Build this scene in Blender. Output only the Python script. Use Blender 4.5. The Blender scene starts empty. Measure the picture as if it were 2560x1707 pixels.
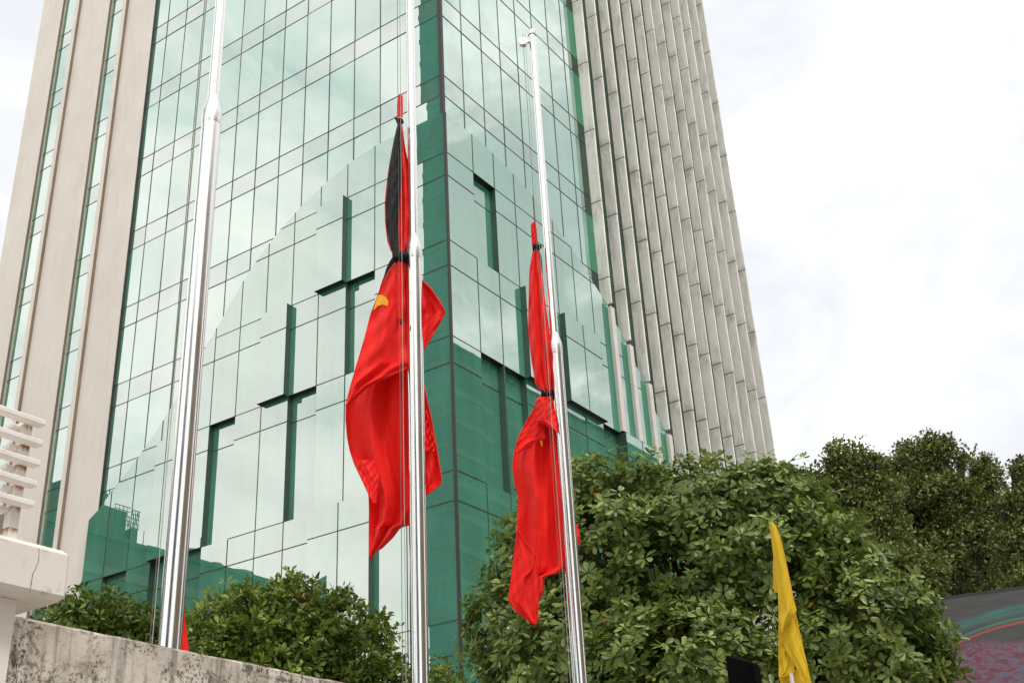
import bpy, math, random
import numpy as np
from mathutils import Vector, Matrix
random.seed(7)
rng = np.random.default_rng(7)
R_ = math.radians
SC = bpy.context.scene
COL = SC.collection

# ------------------------------------------------------------------ camera
# world axes follow the tower: +X along its right facade, +Y along its left facade
FPX, CW, CH = 2984.07, 2560.0, 1707.0
YAW, PIT, ROL = R_(33.2792), R_(27.0826), R_(-3.2191)
EYE = np.array([0.0, 0.0, 1.6])
FW = np.array([math.cos(PIT)*math.cos(YAW), math.cos(PIT)*math.sin(YAW), math.sin(PIT)])
_r = np.cross(FW, [0, 0, 1]); _r /= np.linalg.norm(_r); _u = np.cross(_r, FW)
RT = math.cos(ROL)*_r + math.sin(ROL)*_u
UP = -math.sin(ROL)*_r + math.cos(ROL)*_u
cam_d = bpy.data.cameras.new('camera'); cam = bpy.data.objects.new('camera', cam_d); COL.objects.link(cam)
cam_d.sensor_width = 36.0; cam_d.lens = 36.0*FPX/CW; cam_d.clip_start = 0.05; cam_d.clip_end = 3000
M = Matrix(((RT[0], UP[0], -FW[0], EYE[0]), (RT[1], UP[1], -FW[1], EYE[1]), (RT[2], UP[2], -FW[2], EYE[2]), (0, 0, 0, 1)))
cam.matrix_world = M
SC.camera = cam

def ray(px, py):
    return FW*FPX + RT*(px-CW/2) - UP*(py-CH/2)
def at_hd(px, py, hd):            # point seen at a pixel of the photograph, hd metres away over the ground
    d = ray(px, py); return EYE + d*hd/math.hypot(d[0], d[1])
def at_Y(px, py, Y):
    d = ray(px, py); return EYE + d*Y/d[1]

# ------------------------------------------------------------------ light
SUN_EL, SUN_AZ = R_(64), R_(258)      # azimuth counter-clockwise from +X
SC.view_settings.view_transform = 'Standard'; SC.view_settings.look = 'None'
SC.view_settings.exposure = 0.58; SC.view_settings.gamma = 1.0
try: SC.view_settings.use_curve_mapping = False
except Exception: pass
W = bpy.data.worlds.new("World"); SC.world = W; W.use_nodes = True
nt = W.node_tree; nt.nodes.clear()
def N(nt, t, **kw):
    n = nt.nodes.new(t)
    for k, v in kw.items():
        if k.startswith('i_'): n.inputs[k[2:].replace('_', ' ')].default_value = v
        else: setattr(n, k, v)
    return n
def LK(nt, a, b): nt.links.new(a, b)
def ramp(nt, src, stops):
    r = N(nt, 'ShaderNodeValToRGB'); LK(nt, src, r.inputs[0])
    els = r.color_ramp.elements
    while len(els) < len(stops): els.new(0.5)
    for e, (p, c) in zip(els, stops):
        e.position = p; e.color = c if len(c) == 4 else (*c, 1)
    return r
def math_(nt, op, a, b=None, clamp=False):
    m = N(nt, 'ShaderNodeMath', operation=op, use_clamp=clamp)
    for i, v in enumerate((a, b)):
        if v is None: continue
        if isinstance(v, (int, float)): m.inputs[i].default_value = v
        else: LK(nt, v, m.inputs[i])
    return m.outputs[0]
def mixc(nt, f, a, b, bt='MIX'):
    m = N(nt, 'ShaderNodeMix', data_type='RGBA', blend_type=bt)
    for i, v in ((0, f), (6, a), (7, b)):
        if isinstance(v, (int, float)): m.inputs[i].default_value = v
        elif isinstance(v, (tuple, list)): m.inputs[i].default_value = v if len(v) == 4 else (*v, 1)
        else: LK(nt, v, m.inputs[i])
    return m.outputs[2]
def noise(nt, vec, scale, detail=4, rough=0.55, dist=0.0):
    n = N(nt, 'ShaderNodeTexNoise'); n.inputs['Scale'].default_value = scale
    n.inputs['Detail'].default_value = detail; n.inputs['Roughness'].default_value = rough
    n.inputs['Distortion'].default_value = dist
    if vec is not None: LK(nt, vec, n.inputs['Vector'])
    return n.outputs['Fac']
def mapping(nt, vec, scale=(1, 1, 1), loc=(0, 0, 0), rot=(0, 0, 0)):
    m = N(nt, 'ShaderNodeMapping'); m.inputs['Scale'].default_value = scale
    m.inputs['Location'].default_value = loc; m.inputs['Rotation'].default_value = rot
    LK(nt, vec, m.inputs['Vector']); return m.outputs[0]

tc = N(nt, 'ShaderNodeTexCoord')
sky = N(nt, 'ShaderNodeTexSky', sky_type='NISHITA', sun_disc=False, sun_elevation=SUN_EL,
        sun_rotation=R_(90)-SUN_AZ)
bg1 = N(nt, 'ShaderNodeBackground'); bg1.inputs[1].default_value = 0.09; LK(nt, sky.outputs[0], bg1.inputs[0])
v = tc.outputs['Generated']
n1 = noise(nt, mapping(nt, v, (1, 1, 1.5)), 5.5, 9, 0.58, 0.7)
n2 = noise(nt, mapping(nt, v, (1, 1, 1.5), (3, 1, 2)), 1.3, 5, 0.55, 0.2)
nn = math_(nt, 'ADD', math_(nt, 'MULTIPLY', n1, 0.62), math_(nt, 'MULTIPLY', n2, 0.38))
sx = N(nt, 'ShaderNodeSeparateXYZ'); LK(nt, v, sx.inputs[0])
# the cloud deck is more broken in the half of the sky away from the tower
brk = N(nt, 'ShaderNodeMapRange', interpolation_type='SMOOTHSTEP'); LK(nt, sx.outputs[0], brk.inputs[0])
brk.inputs[1].default_value = 0.0; brk.inputs[2].default_value = -0.4
cl_a = ramp(nt, nn, [(0.38, (0.56, 0.66, 0.64)), (0.46, (0.83, 0.89, 0.87)), (0.54, (1.10, 1.09, 1.06)), (0.62, (1.24, 1.21, 1.17))])
cl_b = ramp(nt, nn, [(0.41, (0.565, 0.577, 0.60)), (0.50, (0.64, 0.645, 0.655)), (0.57, (1.12, 1.11, 1.085))])
cl = mixc(nt, brk.outputs[0], cl_b.outputs[0], cl_a.outputs[0])
bg2 = N(nt, 'ShaderNodeBackground'); bg2.inputs[1].default_value = 1.12; LK(nt, cl, bg2.inputs[0])
mx = N(nt, 'ShaderNodeMixShader'); mx.inputs[0].default_value = 0.93
LK(nt, bg1.outputs[0], mx.inputs[1]); LK(nt, bg2.outputs[0], mx.inputs[2])
out = N(nt, 'ShaderNodeOutputWorld'); LK(nt, mx.outputs[0], out.inputs[0])

sd = bpy.data.lights.new('sun', 'SUN'); sd.energy = 1.5; sd.angle = R_(14); sd.color = (1.0, 0.96, 0.90)
sun = bpy.data.objects.new('sun', sd); COL.objects.link(sun)
sdir = Vector((math.cos(SUN_EL)*math.cos(SUN_AZ), math.cos(SUN_EL)*math.sin(SUN_AZ), math.sin(SUN_EL)))
sun.rotation_euler = sdir.to_track_quat('Z', 'Y').to_euler(); sun.location = (0, 0, 90)

# ------------------------------------------------------------------ materials
def mat(name):
    m = bpy.data.materials.new(name); m.use_nodes = True
    t = m.node_tree; t.nodes.clear()
    o = N(t, 'ShaderNodeOutputMaterial'); return m, t, o
def principled(t, o, base, rough=0.6, metal=0.0, spec=0.5, bump=None, bstr=0.2, bdist=0.02):
    p = N(t, 'ShaderNodeBsdfPrincipled')
    if isinstance(base, (tuple, list)): p.inputs['Base Color'].default_value = (*base[:3], 1)
    else: LK(t, base, p.inputs['Base Color'])
    if isinstance(rough, (int, float)): p.inputs['Roughness'].default_value = rough
    else: LK(t, rough, p.inputs['Roughness'])
    p.inputs['Metallic'].default_value = metal; p.inputs['Specular IOR Level'].default_value = spec
    if bump is not None:
        b = N(t, 'ShaderNodeBump'); b.inputs['Strength'].default_value = bstr; b.inputs['Distance'].default_value = bdist
        LK(t, bump, b.inputs['Height']); LK(t, b.outputs[0], p.inputs['Normal'])
    LK(t, p.outputs[0], o.inputs[0]); return p
def simple(name, base, rough=0.6, metal=0.0, spec=0.5, var=0.12, scale=6.0, bstr=0.1):
    m, t, o = mat(name); g = N(t, 'ShaderNodeNewGeometry')
    n = noise(t, g.outputs['Position'], scale, 5)
    r = ramp(t, n, [(0.3, tuple(c*(1-var) for c in base)), (0.7, tuple(min(1, c*(1+var)) for c in base))])
    principled(t, o, r.outputs[0], rough, metal, spec, n, bstr); return m

def glass(name, body, tint, fac, streak=0.0, rough=0.0, wav=0.0007):
    m, t, o = mat(name); g = N(t, 'ShaderNodeNewGeometry'); pos = g.outputs['Position']
    b = N(t, 'ShaderNodeBump'); b.inputs['Strength'].default_value = 1.0; b.inputs['Distance'].default_value = wav
    LK(t, noise(t, mapping(t, pos, (1, 1, 0.45)), 0.9, 2, 0.4), b.inputs['Height'])
    dirt = noise(t, mapping(t, pos, (3, 3, 0.3)), 1.4, 3, 0.5)
    big = noise(t, pos, 0.6, 3)
    d = N(t, 'ShaderNodeBsdfDiffuse')
    stp = noise(t, mapping(t, pos, (1.6, 1.6, 0.12), rot=(0.12, 0.1, 0)), 1.0, 2, 0.5)
    big = math_(t, 'ADD', math_(t, 'MULTIPLY', big, 0.5), math_(t, 'MULTIPLY', stp, 0.5))
    isl = math_(t, 'ADD', 0.925, math_(t, 'MULTIPLY', g.outputs['Random Per Island'], 0.10))
    bc = ramp(t, big, [(0.38, tuple(c*0.84 for c in body)), (0.62, tuple(c*1.16 for c in body))])
    LK(t, bc.outputs[0], d.inputs[0])
    tn_ = N(t, 'ShaderNodeVectorMath', operation='SCALE'); tn_.inputs[0].default_value = tint; LK(t, isl, tn_.inputs['Scale'])
    gl = N(t, 'ShaderNodeBsdfGlossy'); LK(t, tn_.outputs[0], gl.inputs['Color']); gl.inputs['Roughness'].default_value = rough
    LK(t, b.outputs[0], gl.inputs['Normal'])
    f = ramp(t, dirt, [(0.30, (fac*(1-streak),)*3), (0.62, (fac,)*3)])
    lw = N(t, 'ShaderNodeLayerWeight'); lw.inputs[0].default_value = 0.12
    ff = math_(t, 'ADD', f.outputs[0], math_(t, 'MULTIPLY', lw.outputs['Fresnel'], 0.12), clamp=True)
    mx = N(t, 'ShaderNodeMixShader'); LK(t, ff, mx.inputs[0]); LK(t, d.outputs[0], mx.inputs[1]); LK(t, gl.outputs[0], mx.inputs[2])
    LK(t, mx.outputs[0], o.inputs[0]); return m
M_VIS = glass('reflective_green_glass', (0.060, 0.30, 0.195), (0.96, 0.93, 0.925), 0.455, 0.0)
M_SPA = glass('reflective_green_spandrel', (0.085, 0.26, 0.18), (0.96, 0.92, 0.92), 0.44, 0.0)
M_LOW = glass('podium_green_glass', (0.065, 0.27, 0.175), (0.96, 0.925, 0.91), 0.385, 0.03)
M_GAP = glass('painted_shade_green_glass', (0.055, 0.22, 0.13), (0.9, 0.9, 0.9), 0.06, 0.0)  # dark reflection of fins and pilasters put into the glass colour
M_GAPD = glass('painted_shade_dark_glass', (0.045, 0.07, 0.055), (0.9, 0.9, 0.9), 0.05, 0.0)  # darker copy for the fin gaps, the dark reflection is in the colour
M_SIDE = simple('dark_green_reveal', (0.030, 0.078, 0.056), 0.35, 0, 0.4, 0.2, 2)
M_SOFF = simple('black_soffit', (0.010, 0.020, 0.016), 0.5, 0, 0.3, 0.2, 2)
M_MUL = simple('dark_gasket', (0.032, 0.029, 0.025), 0.5, 0, 0.4, 0.25, 3)

M_MUL2 = simple('grey_gasket', (0.085, 0.08, 0.07), 0.5, 0, 0.4, 0.25, 3)
def concrete(name, c, c2, stain=(0.16, 0.15, 0.13), amt=0.5, pebble=0.0, sc=1.0):
    m, t, o = mat(name); g = N(t, 'ShaderNodeNewGeometry'); pos = g.outputs['Position']
    a = noise(t, pos, 0.9*sc, 6, 0.6)
    base = ramp(t, a, [(0.3, c), (0.7, c2)]).outputs[0]
    s = noise(t, mapping(t, pos, (1.6, 1.6, 0.35)), 1.5*sc, 8, 0.68, 0.6)
    sm = ramp(t, s, [(0.50, (0, 0, 0)), (0.72, (amt,)*3)]).outputs[0]
    s2 = noise(t, mapping(t, pos, (9, 9, 0.5)), 1.2*sc, 5, 0.6)
    sm2 = math_(t, 'MULTIPLY', ramp(t, s2, [(0.52, (0, 0, 0)), (0.75, (1, 1, 1))]).outputs[0], amt*0.5)
    base = mixc(t, sm, base, stain); base = mixc(t, sm2, base, stain)
    f = noise(t, pos, 60*sc if not pebble else 38, 3, 0.7)
    if pebble:
        base = mixc(t, ramp(t, f, [(0.35, (pebble,)*3), (0.6, (0, 0, 0))]).outputs[0], base, tuple(x*0.55 for x in c))
    if name == 'grey_precast_concrete':
        sz_ = N(t, 'ShaderNodeSeparateXYZ'); LK(t, pos, sz_.inputs[0])
        ph_ = math_(t, 'FRACT', math_(t, 'DIVIDE', math_(t, 'SUBTRACT', sz_.outputs[2], 25.97-3.74*8), 3.74))
        tp = N(t, 'ShaderNodeMapRange'); LK(t, ph_, tp.inputs[0]); tp.inputs[1].default_value = 0.72; tp.inputs[2].default_value = 1.0
        bt = N(t, 'ShaderNodeMapRange'); LK(t, ph_, bt.inputs[0]); bt.inputs[1].default_value = 0.10; bt.inputs[2].default_value = 0.0
        bl = ramp(t, noise(t, mapping(t, pos, (1.3, 1.3, 0.7)), 2.2, 6, 0.65, 0.5), [(0.42, (0, 0, 0)), (0.58, (1, 1, 1))]).outputs[0]
        base = mixc(t, math_(t, 'MULTIPLY', math_(t, 'MULTIPLY', math_(t, 'ADD', tp.outputs[0], bt.outputs[0]), bl), 0.55), base, stain)
    principled(t, o, base, 0.85, 0, 0.25, f, 0.35, 0.012); return m
M_FIN = concrete('grey_precast_concrete', (0.81, 0.775, 0.71), (0.89, 0.855, 0.795), (0.36, 0.34, 0.30), 0.62)
M_PIL = concrete('pinkish_precast_concrete', (0.62, 0.57, 0.52), (0.70, 0.65, 0.60), (0.25, 0.22, 0.19), 0.25)
M_BEI = concrete('beige_pebbledash', (0.77, 0.685, 0.615), (0.84, 0.765, 0.70), (0.30, 0.24, 0.19), 0.16, 0.28, 0.6)
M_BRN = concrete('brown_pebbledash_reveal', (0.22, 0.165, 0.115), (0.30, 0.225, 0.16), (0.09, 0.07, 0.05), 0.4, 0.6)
M_FRM = simple('pale_metal_frame', (0.52, 0.50, 0.45), 0.4)

# steel pole: polished metal with fine vertical polishing lines
m, t, o = mat('polished_steel'); M_STEEL = m
tcn = N(t, 'ShaderNodeTexCoord'); ns = noise(t, mapping(t, tcn.outputs['Object'], (70, 70, 0.25)), 1.0, 3, 0.6)
sp = noise(t, tcn.outputs['Object'], 3.0, 5)
rr = ramp(t, sp, [(0.3, (0.17,)*3), (0.75, (0.26,)*3)])
principled(t, o, (0.78, 0.765, 0.74), rr.outputs[0], 1.0, 0.5, ns, 0.25, 0.002)
m, t, o = mat('scuffed_steel_shoulder'); M_STEEL2 = m
tcn = N(t, 'ShaderNodeTexCoord'); ns = noise(t, tcn.outputs['Object'], 28, 6, 0.7)
principled(t, o, ramp(t, ns, [(0.34, (0.45, 0.41, 0.37)), (0.46, (0.78, 0.76, 0.73))]).outputs[0], 0.30, 1.0, 0.5, ns, 0.05, 0.002)
M_ROPE = simple('pale_rope', (0.42, 0.38, 0.34), 0.8)
M_ROPED = simple('dark_rope', (0.13, 0.12, 0.11), 0.8)

def cloth_mat(name, c, trans, wrinkle=0.26, sheen=0.45):
    m, t, o = mat(name); g = N(t, 'ShaderNodeNewGeometry'); pos = g.outputs['Position']
    n = noise(t, mapping(t, pos, (1, 1, 0.6)), 5.5, 7, 0.66, 1.2)
    n2 = noise(t, pos, 160, 2)
    hh = math_(t, 'ADD', n, math_(t, 'MULTIPLY', n2, 0.05))
    b = N(t, 'ShaderNodeBump'); b.inputs['Strength'].default_value = wrinkle; b.inputs['Distance'].default_value = 0.085; LK(t, hh, b.inputs['Height'])
    p = N(t, 'ShaderNodeBsdfPrincipled'); p.inputs['Base Color'].default_value = (*c, 1); p.inputs['Roughness'].default_value = 0.62
    p.inputs['Specular IOR Level'].default_value = 0.22; p.inputs['Sheen Weight'].default_value = sheen; p.inputs['Sheen Roughness'].default_value = 0.4
    p.inputs['Sheen Tint'].default_value = (*[min(1, x+0.15) for x in c], 1)
    LK(t, b.outputs[0], p.inputs['Normal'])
    tr = N(t, 'ShaderNodeBsdfTranslucent'); tr.inputs[0].default_value = (*c, 1); LK(t, b.outputs[0], tr.inputs['Normal'])
    mx = N(t, 'ShaderNodeMixShader'); mx.inputs[0].default_value = trans
    LK(t, p.outputs[0], mx.inputs[1]); LK(t, tr.outputs[0], mx.inputs[2]); LK(t, mx.outputs[0], o.inputs[0]); return m
M_RED = cloth_mat('red_flag_cloth', (1.0, 0.022, 0.016), 0.20)
M_BLK = cloth_mat('black_ribbon_satin', (0.010, 0.010, 0.010), 0.02, 0.5, 0.1)
M_YEL = cloth_mat('yellow_flag_cloth', (0.86, 0.60, 0.035), 0.30)
M_STAR = cloth_mat('yellow_star_cloth', (0.95, 0.55, 0.02), 0.25, 0.1)

def leaf_mat(name, dark, mid, light, odd=(0.75, 0.16, 0.02), rough=0.38, trans=0.24, odd_at=0.992):
    m, t, o = mat(name); a = N(t, 'ShaderNodeAttribute', attribute_name='tone')
    c = ramp(t, a.outputs['Fac'], [(0.0, dark), (0.55, mid), (odd_at-0.012, light), (odd_at, odd)]).outputs[0]
    p = N(t, 'ShaderNodeBsdfPrincipled'); LK(t, c, p.inputs['Base Color']); p.inputs['Roughness'].default_value = rough
    p.inputs['Specular IOR Level'].default_value = 0.30
    tr = N(t, 'ShaderNodeBsdfTranslucent'); LK(t, mixc(t, 0.4, c, (0.16, 0.26, 0.02)), tr.inputs[0])
    mx = N(t, 'ShaderNodeMixShader'); mx.inputs[0].default_value = trans
    LK(t, p.outputs[0], mx.inputs[1]); LK(t, tr.outputs[0], mx.inputs[2]); LK(t, mx.outputs[0], o.inputs[0]); return m
M_LF1 = leaf_mat('broad_leaf', (0.050, 0.085, 0.014), (0.170, 0.225, 0.048), (0.38, 0.44, 0.13))
M_LF2 = leaf_mat('small_dark_leaf', (0.065, 0.08, 0.022), (0.18, 0.205, 0.06), (0.33, 0.35, 0.10), (0.07, 0.035, 0.012), 0.55, 0.16)
M_LF3 = leaf_mat('shrub_leaf', (0.05, 0.08, 0.014), (0.14, 0.20, 0.032), (0.40, 0.47, 0.08))
M_BARK = simple('bark', (0.075, 0.06, 0.045), 0.9, 0, 0.2, 0.35, 9, 0.5)

# ------------------------------------------------------------------ helpers for things and parts
ROOTLOC = {}
def tag(o, label=None, cat=None, group=None, kind=None):
    if label: o['label'] = label
    if cat: o['category'] = cat
    if group: o['group'] = group
    if kind: o['kind'] = kind
    return o
def thing(name, loc, label, cat, group=None):
    o = bpy.data.objects.new(name, None); COL.objects.link(o); o.location = loc; o.empty_display_size = 0.3
    ROOTLOC[o] = np.array(loc, float)
    return tag(o, label, cat, group)
class MB:
    def __init__(s): s.v = []; s.f = []; s.m = []; s.tone = None
    def poly(s, pts, mi=0):
        n = len(s.v); s.v += [tuple(map(float, p)) for p in pts]; s.f.append(tuple(range(n, n+len(pts)))); s.m.append(mi)
    def box(s, a, b, mi=0):
        x0, y0, z0 = (min(a[i], b[i]) for i in range(3)); x1, y1, z1 = (max(a[i], b[i]) for i in range(3))
        n = len(s.v); s.v += [(x0,y0,z0),(x1,y0,z0),(x1,y1,z0),(x0,y1,z0),(x0,y0,z1),(x1,y0,z1),(x1,y1,z1),(x0,y1,z1)]
        for q in ((3,2,1,0),(4,5,6,7),(0,1,5,4),(1,2,6,5),(2,3,7,6),(3,0,4,7)):
            s.f.append(tuple(n+i for i in q)); s.m.append(mi)
    def bbox(s, a, b, c, mi=0):        # box with softened vertical and horizontal edges
        bm_pts = MB(); 
        x0, y0, z0 = (min(a[i], b[i]) for i in range(3)); x1, y1, z1 = (max(a[i], b[i]) for i in range(3))
        ring = lambda k, z: [(x0+c+k,y0+k,z),(x1-c-k,y0+k,z),(x1-k,y0+c+k,z),(x1-k,y1-c-k,z),(x1-c-k,y1-k,z),(x0+c+k,y1-k,z),(x0+k,y1-c-k,z),(x0+k,y0+c+k,z)]
        rings = [ring(c*0.9, z0), ring(0, z0+c), ring(0, z1-c), ring(c*0.9, z1)]
        n = len(s.v)
        for r in rings: s.v += r
        for i in range(3):
            for j in range(8):
                k = (j+1) % 8; s.f.append((n+i*8+j, n+i*8+k, n+i*8+8+k, n+i*8+8+j)); s.m.append(mi)
        s.f.append(tuple(n+j for j in range(7, -1, -1))); s.m.append(mi)
        s.f.append(tuple(n+24+j for j in range(8))); s.m.append(mi)
    def tube(s, pts, rad, seg=8, mi=0, cap=True):
        pts = [np.array(p, float) for p in pts]; n0 = len(s.v)
        if isinstance(rad, (int, float)): rad = [rad]*len(pts)
        up = np.array([0.0, 0.0, 1.0])
        for i, p in enumerate(pts):
            d = (pts[min(i+1, len(pts)-1)]-pts[max(i-1, 0)]); d = d/(np.linalg.norm(d)+1e-9)
            a = np.cross(d, up if abs(d[2]) < 0.95 else np.array([1.0, 0, 0])); a /= np.linalg.norm(a); b = np.cross(d, a)
            for k in range(seg):
                th = 2*math.pi*k/seg; s.v.append(tuple(p+rad[i]*(math.cos(th)*a+math.sin(th)*b)))
        for i in range(len(pts)-1):
            for k in range(seg):
                k2 = (k+1) % seg; s.f.append((n0+i*seg+k, n0+i*seg+k2, n0+(i+1)*seg+k2, n0+(i+1)*seg+k)); s.m.append(mi)
        if cap:
            n1 = len(s.v); e0 = s.v[n0:n0+seg]; e1 = s.v[n0+(len(pts)-1)*seg:n0+len(pts)*seg]; s.v += e0+e1
            s.f.append(tuple(n1+k for k in range(seg-1, -1, -1))); s.m.append(mi)
            s.f.append(tuple(n1+seg+k for k in range(seg))); s.m.append(mi)
    def build(s, name, mats, parent=None, root=None, smooth=False, label=None, tone=None):
        base = ROOTLOC.get(root if root is not None else parent, np.zeros(3))
        me = bpy.data.meshes.new(name)
        me.from_pydata([tuple(np.array(p)-base) for p in s.v], [], s.f)
        if not isinstance(mats, (list, tuple)): mats = [mats]
        for m in mats: me.materials.append(m)
        me.polygons.foreach_set('material_index', s.m)
        if smooth: me.polygons.foreach_set('use_smooth', [True]*len(s.f))
        me.update()
        o = bpy.data.objects.new(name, me); COL.objects.link(o)
        if parent is not None: o.parent = parent
        if label: o['label'] = label
        return o

# ------------------------------------------------------------------ ground
m, t, o = mat('paving'); g = N(t, 'ShaderNodeNewGeometry')
br = N(t, 'ShaderNodeTexBrick'); LK(t, g.outputs['Position'], br.inputs['Vector']); br.inputs['Scale'].default_value = 1.6
br.inputs['Color1'].default_value = (0.30, 0.285, 0.26, 1); br.inputs['Color2'].default_value = (0.36, 0.34, 0.31, 1); br.inputs['Mortar'].default_value = (0.12, 0.115, 0.10, 1)
br.inputs['Mortar Size'].default_value = 0.012
principled(t, o, mixc(t, noise(t, g.outputs['Position'], 0.8, 6), br.outputs[0], (0.22, 0.21, 0.19)), 0.85)
gb = MB(); gb.poly([(-1500, -1500, 0), (1500, -1500, 0), (1500, 1500, 0), (-1500, 1500, 0)])
tag(gb.build('ground', m), None, None, None, 'structure')

# ------------------------------------------------------------------ office tower
CX, CY = 27.285, 20.286
D1, LEV = 0.28, {0: 0.06, 1: 0.28, 2: 0.50}
TOPZ = 78.0
tower = thing('office_tower', (CX+13, CY+13, 0), 'tall green mirror-glass office tower with beige piers and a ribbed concrete side', 'building')
ZL = [0.0, 4.6, 5.55, 9.10, 10.05, 13.62, 14.56, 18.17, 19.10, 21.72, 22.68, 25.28, 26.22, 29.03, 29.95, 32.79, 33.73]
z = 33.73
while z < TOPZ-5: ZL += [z+2.83, z+3.77]; z += 3.77
def PL(u, z, d): return (CX-d, CY+u, z)       # point on the left facade
def PR(u, z, d): return (CX+u, CY-d, z)       # point on the right facade
# solid core, kept just behind the glazing
b = MB(); b.box((CX+0.12, CY+0.12, 0), (CX+26.0, CY+26.3, TOPZ))
b.build('structural_core', M_SIDE, tower)

def curtain(P, us, zs, flip, tilt):
    g = MB(); mu = MB()
    for i in range(len(us)-1):
        for j in range(len(zs)-1):
            u0, u1, z0, z1 = us[i], us[i+1], zs[j], zs[j+1]
            a, c = random.gauss(0, tilt), random.gauss(0, tilt)
            um, zm = (u0+u1)/2, (z0+z1)/2
            q = [P(u, zz, a*(u-um)+c*(zz-zm)*0.6) for u, zz in ((u0, z0), (u1, z0), (u1, z1), (u0, z1))]
            sp = (z1-z0) < 1.2
            painted_shade = (not flip) and u0 > 9.7  # panes beside and between the fins take the painted dark reflection
            g.poly(q[::-1] if flip else q, (3 if (u0 > 10.3 or sp or (j//2) % 4 == 1) else 2) if painted_shade else (1 if sp else 0))
    w = 0.010
    for u in us[1:-1]:
        if abs(u-9.78) > 0.01: mu.box(P(u-w, zs[0], -0.04), P(u+w, zs[-1], 0.020))
    for zz in zs[1:-1]: mu.box(P(us[0], zz-w, -0.04), P(us[-1], zz+w, 0.017))
    return g, mu
usL = [0.06, 0.3+1.3]+[1.6+1.3*k for k in range(1, 12)]+[17.04]
zsU = [z for z in ZL if z >= 9.0]
g, mu = curtain(PL, usL, zsU, True, 0.0035)
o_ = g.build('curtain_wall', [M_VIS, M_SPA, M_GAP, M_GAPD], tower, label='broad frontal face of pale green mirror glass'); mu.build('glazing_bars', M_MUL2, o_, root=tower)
usR = [0.06]+[1.3*k for k in range(1, 8)]+[9.78]+[1.3*k for k in range(8, 20)]+[26.0]
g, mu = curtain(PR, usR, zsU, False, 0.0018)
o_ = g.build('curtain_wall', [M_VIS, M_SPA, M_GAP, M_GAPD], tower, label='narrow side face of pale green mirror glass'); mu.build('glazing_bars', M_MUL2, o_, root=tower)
b = MB(); b.box((CX-0.035, CY-0.035, 27.9), (CX+0.10, CY+0.10, TOPZ)); b.build('corner_post', M_MUL, tower)
b = MB(); b.box((CX-D1-0.02, CY-D1-0.02, 0), (CX-D1+0.06, CY-D1+0.06, 27.93)); b.build('corner_post', M_MUL, tower)

# raised lower glazing under an arched outline, in cells of three depths
ARL = [(-0.3, 27.93), (2.75, 27.95), (3.95, 27.78), (5.19, 27.41), (6.47, 26.86), (7.76, 26.09), (9.06, 25.06), (10.03, 23.95), (10.7, 23.11), (11.34, 22.37), (12.93, 20.48), (13.3, 20.07), (14.21, 19.23), (14.61, 18.86), (15.54, 18.16), (15.91, 17.92), (16.62, 17.33), (17.12, 17.04)]
ARR = [(-0.3, 27.93), (1.9, 27.88), (2.6, 27.80), (3.46, 27.67), (4.72, 27.42), (5.7, 27.15), (6.35, 26.90), (7.3, 26.49), (8.6, 25.85), (9.17, 25.42), (9.79, 25.07), (10.42, 24.70), (10.95, 24.09), (11.73, 23.53), (12.25, 22.80), (13.2, 22.05), (13.62, 21.11), (14.51, 20.32), (15.3, 19.1), (16.0, 17.6), (16.9, 15.4)]
def arch_z(A, u): return float(np.interp(u, [p[0] for p in A], [p[1] for p in A]))
FLO = [(0, 5.55), (5.55, 10.05), (10.05, 14.56), (14.56, 19.10), (19.10, 22.68), (22.68, 26.22), (26.22, 28.2)]
colsL = [(-D1, 1.6)]+[(0.3+1.3*k, 1.6+1.3*k) for k in range(1, 12)]+[(15.9, 17.12)]
colsR = [(-D1, 1.3)]+[(1.3*k, 1.3*k+1.3) for k in range(1, 13)]
depL = {(3, 5): 2, (2, 4): 0, (5, 4): 2, (4, 3): 0, (7, 3): 0, (9, 3): 2, (2, 2): 2, (3, 2): 2, (8, 2): 0, (9, 2): 0, (11, 2): 0, (5, 1): 2, (7, 1): 0}
depR = {(1, 5): 0, (3, 4): 2, (5, 4): 2, (6, 4): 2, (1, 3): 0, (2, 3): 0, (7, 3): 0, (8, 3): 2, (9, 3): 2, (3, 2): 2, (5, 2): 0}
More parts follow.
